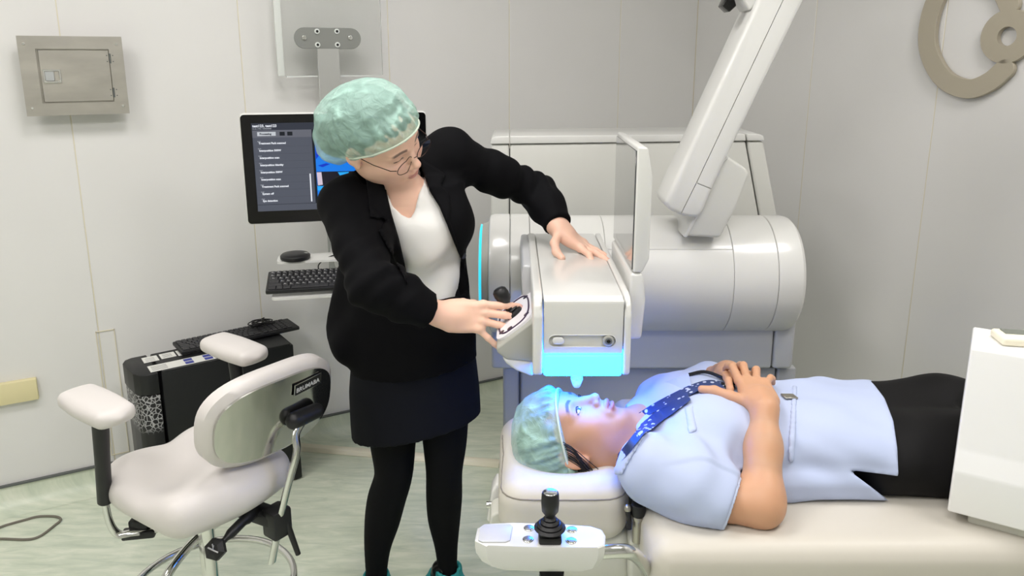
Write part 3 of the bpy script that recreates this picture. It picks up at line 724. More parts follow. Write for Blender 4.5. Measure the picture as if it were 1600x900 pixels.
g = G(); g.box(wl_pt((a0[0] + a1[0]) / 2, zb_ - .002, OUT), (a1[0] - a0[0] - .02, .010, .004), rot=Rw); g.build('lower_edge', m_acryl_edge, AP)
for (fx_, fz_) in ((.12, .12), (.88, .12)):
    q = wl_pt(a0[0] + (a1[0] - a0[0]) * fx_, zb_ + .62, 0); g = G(); g.cyl(q, q + W * (OUT + .006), .008, n=14); g.build('standoff', m_alum, AP)

OB = OUT + .012
q0 = wl_uv(459, 60, OB); q1 = wl_uv(563, 60, OB); r = (wl_uv(510, 43, OB)[1] - wl_uv(510, 76, OB)[1]) / 2; zc_ = wl_uv(510, 60, OB)[1]
b0 = wl_uv(496, 100, OB)[0]; b1 = wl_uv(530, 100, OB)[0]
MS = thing('monitor_mount', wl_pt((b0 + b1) / 2, .62), 'grey T shaped metal mount bar carrying monitor and keyboard trays', 'mount')
g = G(); sa, sb = q0[0] + r, q1[0] - r
lp = [wl_pt(sb + r * math.cos(t), zc_ + r * math.sin(t), OB) for t in np.linspace(-math.pi / 2, math.pi / 2, 11)] + [wl_pt(sa - r * math.cos(t), zc_ - r * math.sin(t), OB) for t in np.linspace(-math.pi / 2, math.pi / 2, 11)]
g.prism(lp, W * .008, .001, 1); g.build('top_plate', m_alum, MS)
for (x, y) in ((475, 59), (547, 59)):
    s_, z_ = wl_uv(x, y, OB + .008); g = G(); g.cyl(wl_pt(s_, z_, OB + .006), wl_pt(s_, z_, OB + .014), .009, n=16, bev=.002); g.build('bolt', m_steel2, MS)
for (x, y) in ((495, 49), (526, 49), (496, 70), (527, 70)):
    s_, z_ = wl_uv(x, y, OB + .008); g = G(); g.cyl(wl_pt(s_, z_, OB + .006), wl_pt(s_, z_, OB + .013), .010, n=16, bev=.001); bo = g.build('bolt', m_acryl_edge, MS)
    g = G(); g.cyl(wl_pt(s_, z_, OB + .012), wl_pt(s_, z_, OB + .0145), .0052, n=6); g.build('socket', m_black, bo)
g = G(); g.box(wl_pt((b0 + b1) / 2, (zc_ - r + .004 + .62) / 2, OB + .0038), (b1 - b0, .0076, zc_ - r + .004 - .62), .001, 1, rot=Rw); g.build('bar', m_bar, MS)
for zz in (.72, 1.0):
    g = G(); g.box(wl_pt((b0 + b1) / 2, zz, (OB + .01) / 2), (.05, OB + .01, .05), .002, 1, rot=Rw); g.build('wall_spacer', m_alum, MS)
# monitor
yaw = math.radians(12); mx = Vector((math.cos(yaw), math.sin(yaw), 0)); mn = Vector((math.sin(yaw), -math.cos(yaw), 0))
TL = P(372, 177, 2.49); BLz = P(388, 352, 2.49).z; MW = .605; MH = TL.z - BLz
mc = TL + mx * MW / 2; mc.z = (TL.z + BLz) / 2
Rm = Matrix((mx, -mn, Vector((0, 0, 1)))).transposed()
MO = thing('monitor', mc + Vector((0, 0, -MH / 2)), 'black wide monitor with white rim showing a treatment list', 'monitor')
g = G(); g.box(mc - mn * .012, (MW, .030, MH), .014, 4, rot=Rm); g.build('rim', m_white, MO)
def roundrect(g, c, w_, h_, r, R, depth, n=5):
    pts = []
    for (sx_, sz_, a0_) in ((1, 1, 0), (-1, 1, 90), (-1, -1, 180), (1, -1, 270)):
        for k in range(n + 1):
            a = math.radians(a0_ + 90 * k / n); pts.append(Vector(c) + R @ Vector((sx_ * (w_ / 2 - r) + r * math.cos(a), 0, sz_ * (h_ / 2 - r) + r * math.sin(a))))
    g.prism(pts, R @ Vector((0, -depth, 0)))
g = G(); roundrect(g, mc + mn * .003, MW - .010, MH - .010, .012, Rm, .002); g.build('bezel', m_blackg, MO)
def sc_pt(u, v, o=.0055): return mc + mx * (u - .5) * MW + Vector((0, 0, (.5 - v) * MH)) + mn * o
def emis(name, c, e=1.0): return mat(name, (0, 0, 0, 1), .25, emit=c, estr=e)
def rect(name, u0, v0, u1, v1, m, o, parent): 
    g = G(); g.box((sc_pt(u0, v0, o) + sc_pt(u1, v1, o)) / 2, ((u1 - u0) * MW, .0006, (v1 - v0) * MH), rot=Rm); return g.build(name, m, parent)
m_scr = emis('screen_grey', rgb(78, 82, 94)); m_scr2 = emis('screen_dark', rgb(46, 50, 62)); m_scr3 = emis('screen_navy', rgb(14, 20, 30)); m_txt = emis('screen_text', rgb(225, 228, 235), 1.0); m_tab = emis('screen_tab', rgb(190, 194, 200)); m_line = emis('screen_line', rgb(60, 63, 74))
scr = rect('screen', .062, .088, .955, .875, m_scr3, .0055, MO)
L0 = .065; Ls = .372
rect('title_bar', .062, .088, .955, .150, m_scr2, .0061, scr)
rect('list_panel', L0, .150, Ls, .815, m_scr, .0061, scr); rect('status_bar', L0, .818, .955, .875, m_scr, .0061, scr)
rect('tab_row', L0, .150, Ls, .215, emis('screen_grey2', rgb(96, 98, 108)), .0066, scr)
rect('tab', .090, .165, .185, .200, m_tab, .0071, scr); rect('tab', .205, .166, .232, .200, m_scr3, .0071, scr); rect('tab', .245, .166, .272, .200, m_scr3, .0071, scr)
def stext(body, u, v, size, m=m_txt, bold=.0004): return text_mesh('screen_text', body, size, frame(sc_pt(u, v, .0078), mx, Vector((0, 0, 1)), mn), m, scr, .0001, bold=bold)
stext('test123, test123', .068, .122, .0115); stext('01.01.1990 / 000000000', .068, .142, .006, m_tab, 0)
stext('Processing', .102, .190, .0085, m_scr2)
rows = ['Treatment Pack scanned', 'Interposition 500W', 'Interposition scan', 'Interposition Identity', 'Interposition 500W', 'Interposition scan', 'Treatment Pack scanned', 'System off', 'Eye detection']
for i, rtx in enumerate(rows):
    v = .272 + i * .0645
    rect('list_row', L0 + .004, v + .022, Ls - .015, v + .0232, m_line, .0066, scr); stext('00:00', .088, v - .020, .0045, m_tab, 0); stext(rtx, .094, v, .0085)
rect('scroll_bar', .348, .545, .355, .80, m_txt, .0071, scr)
m_im_b = emis('image_blue', rgb(20, 120, 225), 1.0); m_im_d = emis('image_deep_blue', rgb(10, 50, 190), 1.0); m_im_c = emis('image_cyan', rgb(40, 165, 240), 1.0); m_im_k = emis('image_dark', rgb(22, 20, 34), 1.0); m_im_w = emis('image_pale', rgb(205, 190, 205), 1.0)
im = rect('camera_image', .385, .235, .945, .80, m_im_b, .0062, scr)
def blob(name, pts, m, o, par):
    g = G(); g.prism([sc_pt(u, v, o) for u, v in pts], mn * .0005); g.build(name, m, par)
blob('image_patch', [(.387, .24), (.47, .285), (.45, .33), (.41, .37), (.387, .42)], m_im_d, .0068, im)
blob('image_patch', [(.387, .245), (.56, .24), (.60, .26), (.45, .27)], m_im_c, .0070, im)
blob('image_patch', [(.395, .475), (.44, .455), (.46, .465), (.42, .49)], m_im_d, .0070, im)
blob('image_patch', [(.387, .53), (.62, .535), (.60, .62), (.53, .665), (.387, .66)], m_im_k, .0068, im)
blob('image_patch', [(.387, .535), (.412, .535), (.416, .65), (.39, .655)], m_im_w, .0072, im)
blob('image_patch', [(.50, .54), (.56, .54), (.55, .58), (.51, .57)], m_im_c, .0072, im)
blob('image_patch', [(.560, .55), (.62, .525), (.66, .54), (.60, .65), (.54, .665)], m_im_w, .0073, im)
blob('image_patch', [(.387, .66), (.43, .665), (.455, .64), (.485, .655), (.52, .67), (.60, .665), (.60, .72), (.46, .705), (.387, .70)], m_im_c, .0074, im)
blob('image_patch', [(.44, .67), (.50, .685), (.47, .70), (.44, .69)], emis('image_teal', rgb(60, 220, 225)), .0078, im)
bk = wl_pt((b0 + b1) / 2, mc.z, OB + .02)
g = G(); g.box((mc - mn * .03 + bk) / 2, (.06, (mc - bk).length, .06), .008, 2, rot=(bk - mc).to_track_quat('Y', 'Z').to_matrix()); g.build('arm', m_alum, MO)
# trays, keyboard and puck
KZ = .845; kc = P(500, 447, 2.44); kc.z = KZ
def tray(name, px0, px1, py, Y, dep, z, label):
    a = P(px0, py, Y); b = P(px1, py, Y); a.z = b.z = z; L_ = b.x - a.x
    a = Vector((a.x, Y, z)); c = a + mx * L_ / 2 - mn * dep / 2
    g = G(); g.box(c, (L_, dep, .008), .02, 4, rot=Rm, vert_only=True); return g, c
TR = thing('tray', wl_pt((b0 + b1) / 2, KZ, .2), 'white metal tray under the wall keyboard', 'tray')
zt_ = P(480, 470, 2.36).z
g, c = tray('tray', 424, 620, 470, 2.37, .16, zt_, ''); g.build('plate', m_white, TR)
e_ = wl_pt((b0 + b1) / 2, zt_ - .02, OB + .02); mid = c + mx * .06
g = G(); g.box((mid + e_) / 2 - Vector((0, 0, .012)), (.05, (mid - e_).length, .016), rot=(e_ - mid).to_track_quat('Y', 'Z').to_matrix()); g.build('arm', m_white, TR)
T2 = thing('tray', wl_pt((b0 + b1) / 2, .9, .2), 'small white metal tray carrying the black puck', 'tray')
z2 = P(470, 408, 2.52).z
g, c2 = tray('tray', 432, 560, 412, 2.49, .10, z2, ''); g.build('plate', m_white, T2)
e2 = wl_pt((b0 + b1) / 2, z2 - .012, OB + .02); mid2 = c2 + mx * .06
g = G(); g.box((mid2 + e2) / 2 - Vector((0, 0, .008)), (.05, (mid2 - e2).length, .014), rot=(e2 - mid2).to_track_quat('Y', 'Z').to_matrix()); g.build('arm', m_white, T2)
pk = P(462, 409, 2.535); pk.z = z2 + .004
PK = thing('wireless_puck', pk, 'flat round black puck on the small white tray', 'puck')
g = G(); g.lathe([(0, 0), (.046, 0), (.050, .004), (.050, .013), (.044, .019), (.02, .0215), (0, .022)], pk, (0, 0, 1), 36); g.build('body', m_black, PK)
g = G(); qq = pk + mx * .036 + Vector((0, 0, .0185)); g.ball(qq, .009, 12, (1, .7, .35)); g.build('wheel', m_alum, PK)
# wall keyboard
m_keyb = mat('keyboard_black', rgb(28, 28, 30), .5); m_keycap = mat('keycap_black', rgb(40, 40, 43), .45); m_legend = mat('key_legend', rgb(170, 170, 170), .5)
def keyboard(kroot, o, kx, ky, kn, W_, D_, legend=True, rows=6):
    """o: lower left corner, kx right, ky up the board, kn normal"""
    R = Matrix((kx, ky, kn)).transposed()
    g = G(); g.box(o + kx * W_ / 2 + ky * D_ / 2 + kn * .007, (W_, D_, .014), .004, 2, rot=R); g.build('body', m_keyb, kroot)
    nx = int(W_ / .0195); rh = (D_ - .012) / rows; caps = {}
    for rI in range(rows):
        x = .008; off = 0
        if rI == 0: ws = [1.3, 1.1, 1.3, 6.2, 1.3, 1.1, 1.1, 1.3]
        elif rI == 1: ws = [2.2] + [1] * 10 + [2.2]
        elif rI == 2: ws = [1.7] + [1] * 11 + [1.9]
        elif rI == 3: ws = [1.5] + [1] * 12 + [1.5]
        else: ws = [1] * 15
        u_ = .0190; main = sum(ws) * u_; ws = [(w_ * u_ * (15 * u_ / main)) for w_ in ws]
        xs_ = []
        for w_ in ws: xs_.append((x, w_)); x += w_
        x += .008
        while x + u_ < W_ - .006: xs_.append((x, u_)); x += u_
        for (xx, w_) in xs_:
            if xx + w_ > W_ - .004: continue
            key = round(w_, 5)
            M4 = frame(o + kx * (xx + w_ / 2) + ky * (.006 + rh * (rI + .5)) + kn * .0155, kx, ky, kn)
            if key not in caps:
                gg = G(); gg.box((0, 0, 0), (w_ - .0028, rh - .0028, .005), .0012, 1)
                bmesh.ops.recalc_face_normals(gg.bm, faces=gg.bm.faces); me = bpy.data.meshes.new('keycap'); gg.bm.to_mesh(me); gg.bm.free(); me.materials.append(m_keycap); caps[key] = me
            ko = bpy.data.objects.new('keycap', caps[key]); ko.matrix_basis = M4; COL.objects.link(ko); ko.parent = kroot; ko.matrix_parent_inverse = Matrix.Translation(kroot.location).inverted()
            if legend and 0 < rI and w_ < .03:
                if 'leg' not in caps:
                    gg = G(); gg.box((-.003, .0, .0027), (.0035, .005, .0004)); gg.box((.0015, -.002, .0027), (.002, .003, .0004)); me = bpy.data.meshes.new('legend'); gg.bm.to_mesh(me); gg.bm.free(); me.materials.append(m_legend); caps['leg'] = me
                lo = bpy.data.objects.new('legend', caps['leg']); COL.objects.link(lo); lo.parent = ko
tl = math.radians(13); kup = Vector((0, 0, 1)); kb = -mn
ky = (kb * math.cos(tl) + kup * math.sin(tl)).normalized(); kn = mx.cross(ky)
ko_ = P(415, 461, 2.375); ko_.z = max(ko_.z, zt_ + .005)
KB = thing('keyboard', ko_, 'black full keyboard on the white tray below the monitor', 'keyboard')
keyboard(KB, ko_, mx, ky, kn, .44, .135)
q = ko_ + mx * .165 + ky * .132 + kn * .008
g = G(); g.tube(spline([q, q + Vector((0, .01, .02)), q + Vector((.03, .03, .04)), q + Vector((.08, .05, .05)), q + Vector((.14, .09, .045))], 6), .0022, 8); g.build('cable', m_black, KB)

# ------------------------------------------------------------------ computer tower
fc = PZ(222, 588, .56)                        # near front top corner
PCH, PCL, PCW = .56, .52, .20
PC = thing('computer_tower', Vector((fc.x, fc.y, 0)) + U * PCL / 2 - W * PCW / 2, 'tall black computer tower standing by the wall behind the stool', 'computer')
pcr = Matrix.Rotation(math.radians(7), 3, 'Z'); PU, PW_ = pcr @ U, pcr @ W
def pc_pt(a, b, z): return Vector((fc.x, fc.y, 0)) + PU * a - PW_ * b + Vector((0, 0, z))
m_pcb = mat('pc_black', rgb(20, 21, 23), .45, bump=(300, .04, .0006)); m_pcs = mat('pc_side', rgb(14, 16, 18), .5)
Rpc = Matrix((PU, -PW_, Vector((0, 0, 1)))).transposed()
g = G(); g.box(pc_pt(PCL / 2 + .03, PCW / 2, PCH / 2), (PCL - .06, PCW - .006, PCH - .01), .004, 2, rot=Rpc); g.build('case', m_pcs, PC)
def front_prof(inset=0):
    pts = []
    for (b, a) in ((inset, .05), (inset, .018), (.012 + inset, -.006), (.04, -.022 + inset), (PCW / 2, -.030 + inset), (PCW - .04, -.034 + inset), (PCW - .012 - inset, -.022), (PCW - inset, .0), (PCW - inset, .05)): pts.append((a, b))
    return pts
for nm, z0_, z1_, m_, ins in (('front_cap', PCH - .075, PCH, m_pcb, 0), ('front_mesh', .02, PCH - .078, None, .003), ('front_foot', 0, .02, m_pcb, 0)):
    if m_ is None:
        m_ = mat('pc_front_pattern', rgb(24, 24, 26), .35); nt = m_.node_tree; bb = nt.nodes['Principled BSDF']
        tc = nt.nodes.new('ShaderNodeTexCoord'); vo = nt.nodes.new('ShaderNodeTexVoronoi'); vo.feature = 'DISTANCE_TO_EDGE'; vo.inputs['Scale'].default_value = 66
        mr = nt.nodes.new('ShaderNodeMapRange'); mr.inputs[1].default_value = .06; mr.inputs[2].default_value = .10; mr.inputs[3].default_value = 1; mr.inputs[4].default_value = 0
        se = nt.nodes.new('ShaderNodeSeparateXYZ'); gt = nt.nodes.new('ShaderNodeMapRange'); gt.inputs[1].default_value = PCH - .22; gt.inputs[2].default_value = PCH - .19
        mu = nt.nodes.new('ShaderNodeMath'); mu.operation = 'MULTIPLY'; mi = nt.nodes.new('ShaderNodeMixRGB'); mi.inputs[1].default_value = rgb(26, 26, 28); mi.inputs[2].default_value = rgb(165, 165, 165)
        nt.links.new(tc.outputs['Object'], vo.inputs['Vector']); nt.links.new(vo.outputs['Distance'], mr.inputs[0]); nt.links.new(tc.outputs['Object'], se.inputs[0]); nt.links.new(se.outputs['Z'], gt.inputs[0])
        nt.links.new(mr.outputs[0], mu.inputs[0]); nt.links.new(gt.outputs[0], mu.inputs[1]); nt.links.new(mu.outputs[0], mi.inputs[0]); nt.links.new(mi.outputs[0], bb.inputs['Base Color'])
    g = G(); g.prism([pc_pt(a, b, z0_) for a, b in front_prof(ins)], (0, 0, z1_ - z0_), .003, 2); g.build(nm, m_, PC, 50)
g = G(); g.box(pc_pt(PCL * .55, PCW / 2, PCH - .004), (PCL * .86, PCW - .01, .010), .002, 1, rot=Rpc); g.build('top_plate', m_pcb, PC)
m_paper = mat('paper', rgb(226, 226, 220), .6); m_pblue = mat('blue_print', rgb(62, 70, 150), .6); m_pgreen = mat('green_print', rgb(110, 175, 150), .6); m_pline = mat('grey_print', rgb(150, 150, 150), .6)
def pl(name, a, b, la, lb, dz, m_, par, th=.0006):
    g = G(); g.box(pc_pt(a + la / 2, b + lb / 2, PCH + .0012 + dz), (la, lb, th), rot=Rpc); return g.build(name, m_, par)
def sticker(a, b, la, lb, label, blues=(), green=None, lines=4):
    s_ = thing('sticker', pc_pt(a + la / 2, b + lb / 2, PCH + .001), label, 'sticker')
    pp = pl('paper', a, b, la, lb, 0, m_paper, s_)
    for (x, y) in blues: pl('blue_mark', a + x, b + y, .028, .022, .0005, m_pblue, s_)
    if green: pl('green_mark', a + green, b, la - green, lb, .0004, m_pgreen, s_)
    for i in range(lines): pl('print_line', a + .008, b + .01 + i * (lb - .015) / max(1, lines), min(.05, la * .6), .0025, .0005, m_pline, s_)
sticker(.03, .015, .235, .062, 'long white sticker with blue squares on the computer tower', [(.115, .006), (.115, .034), (.18, .006), (.18, .034)], .225, 5)
sticker(.028, .115, .05, .055, 'small white sticker at the front corner of the computer tower', lines=3)
sticker(.086, .120, .05, .052, 'white sticker between two others on the computer tower', lines=4)
sticker(.142, .116, .075, .058, 'square white sticker beside the spare keyboard on the tower', lines=5)
k2 = thing('keyboard', pc_pt(.21, .10, PCH), 'spare black keyboard resting across the top of the computer tower', 'keyboard')
kd = (PZ(425, 522, PCH + .03) - PZ(272, 552, PCH)).normalized(); kd.z = 0.0; kd.normalize(); kd = (PU * .96 + PW_ * -.03).normalized()
kyy = Vector((-kd.y, kd.x, 0)); kn2 = Vector((0, 0, 1))
ks = PZ(284, 556, PCH + .003)
g = keyboard(k2, ks + Vector((0, 0, .001)), kd, kyy, kn2, .44, .125, legend=False)
q = ks + kd * .30 + kyy * .10 + kn2 * .02
g = G(); pts = []
for k in range(60): pts.append(q + kd * (.035 * math.sin(k * .7) + .0006 * k) + kyy * (.028 * math.cos(k * .62)) + kn2 * (.003 + .012 * abs(math.sin(k * .23))))
g.tube(spline(pts, 3), .0022, 6); g.build('cable', m_black, k2)

# ------------------------------------------------------------------ stool with arms
m_vinyl = mat('white_vinyl', rgb(212, 207, 203), .36, bump=(180, .04, .001))
m_mirror = mat('polished_back', rgb(205, 205, 200), .10, 1.0, bump=(12, .03, .002, (6, 6, .5)))
CF = Vector((-.805, .595, 0)).normalized(); CW = Vector((.595, .805, 0)).normalized(); ZU = Vector((0, 0, 1))
CS = Vector((-.765, 1.69, 0))                  # under the seat centre
CH = thing('stool', CS, 'white dental stool with armrests and steel backed oval backrest', 'stool')
RC = np.array([CW, CF, ZU]).T                  # columns: right, forward, up
def ch(a, b, z): return CS + CW * a + CF * b + Vector((0, 0, z))
SZ = .655
f = SDF(CS + Vector((-.36, -.36, .47)), CS + Vector((.36, .36, .74)), .005)
f.ell(ch(0, -.02, SZ - .045), (.175, .175, .055), RC, k=.02)
f.rbox(ch(0, -.015, SZ - .050), (.155, .150, .038), .036, RC, k=.05)
f.ell(ch(-.095, .08, SZ - .035), (.075, .10, .045), RC, k=.05); f.ell(ch(.095, .08, SZ - .035), (.075, .10, .045), RC, k=.05)
f.ell(ch(0, -.115, SZ - .026), (.135, .06, .05), RC, k=.06)
f.ell(ch(-.08, -.02, SZ + .042), (.075, .10, .045), RC, k=.06, op='s'); f.ell(ch(.08, -.02, SZ + .042), (.075, .10, .045), RC, k=.06, op='s')
V, F = f.mesh(); np_mesh('seat', V, F, m_vinyl, CH)
g = G(); g.box(ch(0, -.01, SZ - .100), (.19, .20, .03), .006, 2, rot=Matrix(RC.tolist())); g.build('seat_plate', m_black, CH)
# backrest: pad with polished steel plate behind
BC = Vector((-.553, 1.658, .790)); tilt = math.radians(10)
bu = (ZU * math.cos(tilt) - CF * math.sin(tilt)).normalized(); bn = (CF * math.cos(tilt) + ZU * math.sin(tilt)).normalized()   # up, forward
def curv(a): return .55 * a * a                # the pad wraps forward at its ends
def oval(a, b, e=2.6):
    return np.abs(a) ** e + np.abs(b) ** e
def back_shell(name, hw_, hh_, d0, d1, m, rim=.0, nx=40, ny=18, par=CH, e=2.8):
    """closed curved slab with super-ellipse outline"""
    V, F = [], []
    def pt(u, v, d): 
        a, b = u * hw_, v * hh_
        return BC + CW * a + bu * b + bn * (curv(a) + d)
    nr = 8; nt = 56; fr, bk_ = [], []
    for side, d in ((0, d0), (1, d1)):
        V.append(pt(0, 0, d)); c_i = len(V) - 1; prev = None
        for r_ in range(1, nr + 1):
            rr = r_ / nr; row = []
            for k in range(nt):
                t_ = 2 * math.pi * k / nt; c, s_ = math.cos(t_), math.sin(t_)
                uu = math.copysign(abs(c) ** (2 / e), c) * rr; vv = math.copysign(abs(s_) ** (2 / e), s_) * rr
                dd_ = d + (rim * (max(0, (rr - .75) / .25) ** 2) * (1 if side == 0 else -1))
                V.append(pt(uu, vv, dd_)); row.append(len(V) - 1)
            for k in range(nt):
                k2_ = (k + 1) % nt
                if prev is None: F.append((c_i, row[k], row[k2_]) if side else (c_i, row[k2_], row[k]))
                else: F.append((prev[k], row[k], row[k2_], prev[k2_]) if side else (prev[k], prev[k2_], row[k2_], row[k]))
            prev = row
        (fr if side == 0 else bk_).extend(prev)
    for k in range(nt):
        k2_ = (k + 1) % nt; F.append((fr[k], fr[k2_], bk_[k2_], bk_[k]))
    return mk(name, V, F, m, par, 60)
back_shell('backrest_pad', .180, .114, -.012, .042, m_vinyl, .012)
back_shell('backrest_plate', .162, .095, -.0165, -.010, m_mirror, .0)
def bp(a, b, d): return BC + CW * a + bu * b + bn * (curv(a) + d)
# maker's plate with lettering
tx = (bp(.132, .05, -.018) - bp(.05, .05, -.018)).normalized(); nb = bn - tx * bn.dot(tx); nb = -nb.normalized(); tup = nb.cross(tx)
cpl = bp(.076, .054, -.0185)
g = G(); g.box(cpl, (.086, .003, .030), .001, 1, rot=Matrix((tx, -nb, tup)).transposed()); mp_ = g.build('name_plate', m_black, CH)
g = G()
for (dx_, dz_, sx_, sz_) in ((0, .0142, .086, .0012), (0, -.0142, .086, .0012), (.0424, 0, .0012, .029), (-.0424, 0, .0012, .029)): g.box(cpl + tx * dx_ + tup * dz_ + nb * .002, (sx_, .001, sz_), rot=Matrix((tx, -nb, tup)).transposed())
g.build('plate_border', m_steel2, mp_)
text_mesh('lettering', 'BRUMABA', .0165, frame(cpl + nb * .0022 - tup * .0075, tx, tup, nb), mat('letter_white', rgb(225, 225, 225), .4), mp_, .0003, 'CENTER', 0, .0002)
# pivot and flat chrome bar, clamp block, levers
pv = bp(.062, -.022, -.030)
g = G(); a, b = pv - CW * .030, pv + CW * .034
f = SDF(np.minimum(a, b) - .05, np.maximum(a, b) + .05, .003); f.cone(a, b, .021, .019, k=.001); V, F = f.mesh(); np_mesh('pivot', V, F, m_black, CH)
bar = [pv - bn * .004, P(463, 678, pv.y - .035), P(464, 705, pv.y - .05), P(455, 740, pv.y - .06), P(446, 775, pv.y - .065), P(436, 818, pv.y - .065), P(425, 878, pv.y - .065)]
g = G(); g.tube(spline(bar, 5), .0125, 14, sx=.6); g.build('support_bar', m_chrome, CH)
cb = P(433, 814, pv.y - .055)
g = G(); g.box(cb, (.052, .050, .072), .006, 2, rot=Matrix(RC.tolist())); g.build('clamp_block', m_black, CH)
g = G(); ca = ch(.03, -.03, .535); g.box((ca + cb) / 2 + ZU * .006, (.05, (cb - ca).length, .03), .006, 2, rot=(cb - ca).to_track_quat('Y', 'Z').to_matrix()); g.build('clamp_arm', m_black, CH)
g = G(); g.tube([cb + Vector((.02, 0, .01)), P(453, 830, cb.y), P(466, 866, cb.y)], [.007, .0075, .0065], 10); g.build('lever', m_black, CH)
kn_a = P(398, 797, cb.y + .01); kn_b = P(337, 858, 1.52); mid = (kn_a + kn_b) / 2 + Vector((.01, 0, .012))
g = G(); g.tube(spline([kn_a, mid, kn_b], 5), [.016] * 4 + [.012] * 4 + [.007] * 3, 12); g.build('lever', m_black, CH)
g = G(); hd_ = (kn_a - kn_b).normalized(); g.lathe([(0, -.012), (.012, -.012), (.025, -.006), (.025, .006), (.012, .012), (0, .012)], kn_b, Vector((-.1, -.85, .5)), 6); kk = g.build('height_knob', m_black, CH, 20)
kc_ = kn_b + Vector((-.1, -.85, .5)).normalized() * .0125; ks_ = Vector((1, 0, 0)); ks2 = Vector((-.1, -.85, .5)).normalized().cross(ks_)
g = G(); g.tube([kc_ - ks_ * .012 + ks2 * .004, kc_ + ks_ * .004 - ks2 * .003, kc_ + ks_ * .012 - ks2 * .006], .0018, 6); g.tube([kc_ + ks2 * .009, kc_ - ks2 * .0, kc_ - ks_ * .003 + ks2 * .012], .0015, 6); g.build('symbol', m_legend, kk)
# column, foot ring, base
g = G(); g.lathe([(.020, .0), (.020, .43), (0, .43)], ch(0, -.01, .12), ZU, 24); g.build('column', m_chrome, CH)
g = G(); g.lathe([(.030, .0), (.030, .20), (.026, .21), (0, .21)], ch(0, -.01, .08), ZU, 24); g.build('column_sleeve', m_chrome, CH)
ring = [ch(.0, -.01, .0) + Vector((.20 * math.cos(t_), .20 * math.sin(t_), .30)) for t_ in np.linspace(0, 2 * math.pi, 49)]
sw = spline([P(362, 796, 1.76), P(345, 812, 1.74), P(318, 832, 1.70), P(288, 862, 1.655), P(262, 898, 1.60), P(250, 935, 1.57), P(250, 980, 1.56)], 6)
g = G(); g.tube(sw, .0115, 14); g.build('foot_ring', m_chrome, CH)
g = G(); g.tube(ring, .009, 10, cap=False); g.build('foot_ring', m_chrome, CH)
for k in range(5):
    t_ = 2 * math.pi * k / 5 + .3; e = Vector((math.cos(t_), math.sin(t_), 0)); c0 = ch(0, -.01, 0)
    g = G(); g.tube([c0 + e * .02 + ZU * .10, c0 + e * .15 + ZU * .085, c0 + e * .27 + ZU * .066], [.018, .015, .012], 10); lg_ = g.build('base_leg', m_chrome, CH)
    g = G(); pr = Vector((-e.y, e.x, 0)); g.cyl(c0 + e * .27 + ZU * .028 - pr * .011, c0 + e * .27 + ZU * .028 + pr * .011, .028, n=18, bev=.004); g.build('caster', m_black, lg_)
# armrests
def armrest(side, ac, pad_f, post_top, post_bot):
    f = SDF(np.array(ac) - .14, np.array(ac) + .14, .004); R2 = RC
    f.rbox(ac, (.043, .098, .019), .017, R2, k=.001); f.ell(np.array(ac), (.046, .108, .020), R2, k=.02)
    V, F = f.mesh(); np_mesh('armrest_pad', V, F, m_vinyl, CH)
    g = G(); g.box(Vector(ac) - ZU * .020, (.03, .10, .008), .003, 2, rot=Matrix(RC.tolist())); g.build('armrest_mount', m_black, CH)
    g = G(); g.tube([post_top, post_top * .5 + post_bot * .5, post_bot], [.018, .0165, .0165], 16); g.build('armrest_post', m_black, CH)
PL = P(150, 634, 1.565); PRr = P(365, 545, 1.905)
armrest(-1, PL, 0, PL + Vector((.0, 0, -.018)) - CF * .012, P(164, 783, 1.60))
lo = P(164, 783, 1.60)
g = G(); g.tube(spline([lo + Vector((0, 0, .06)), lo, P(171, 815, 1.60), P(184, 834, 1.605), P(205, 833, 1.61), P(250, 825, 1.63), ch(-.04, -.01, SZ - .12)], 6), .0105, 12, sx=.7); g.build('armrest_tube', m_chrome, CH)
bl = P(217, 828, 1.62); g = G(); g.box(bl + Vector((.0, 0, -.008)), (.075, .03, .020), .005, 2, rot=Matrix.Rotation(math.radians(10), 3, 'Z')); g.box(bl + Vector((.0, .01, .014)), (.045, .03, .02), .004, 2); g.build('armrest_clamp', m_black, CH)
armrest(1, PRr, 0, PRr + Vector((.0, 0, -.018)) - CF * .0, PRr + Vector((.012, -.01, -.20)))
lo = PRr + Vector((.012, -.01, -.20))
g = G(); g.tube(spline([lo + Vector((0, 0, .04)), lo, lo + Vector((.004, -.01, -.07)), lo + Vector((-.01, -.05, -.09)), ch(.06, .0, SZ - .115)], 6), .0105, 12, sx=.7); g.build('armrest_tube', m_chrome, CH)
# ------------------------------------------------------------------ people: shared modelling
def sdf_stack(f, O, R, zs, cx, cy, a, b, k=.01, op='u', e=2.0):
    """elliptic sections stacked along the third column of R"""
    O = npv(O); R = np.array(R, np.float32); zs = npv(zs); cx = npv(cx); cy = npv(cy); a = npv(a); b = npv(b)
    def fn(X, Y, Z):
        px, py, pz = X - O[0], Y - O[1], Z - O[2]
        u = px * R[0, 0] + py * R[1, 0] + pz * R[2, 0]; v = px * R[0, 1] + py * R[1, 1] + pz * R[2, 1]; h = px * R[0, 2] + py * R[1, 2] + pz * R[2, 2]
        ii = lambda q: np.interp(h, zs, q).astype(np.float32)
        A_, B_ = ii(a), ii(b); q = ((np.abs(u - ii(cx)) / A_) ** e + (np.abs(v - ii(cy)) / B_) ** e) ** (1 / e)
        d = (q - 1) * np.minimum(A_, B_)
        return np.maximum(d, np.maximum(zs[0] - h, h - zs[-1]))
    pts = []
    for i in range(len(zs)):
        for s1 in (-1, 1):
            for s2 in (-1, 1): pts.append(O + R @ npv((cx[i] + s1 * a[i], cy[i] + s2 * b[i], zs[i])))
    pts = np.array(pts); return f.apply(pts.min(0), pts.max(0), fn, op, k)
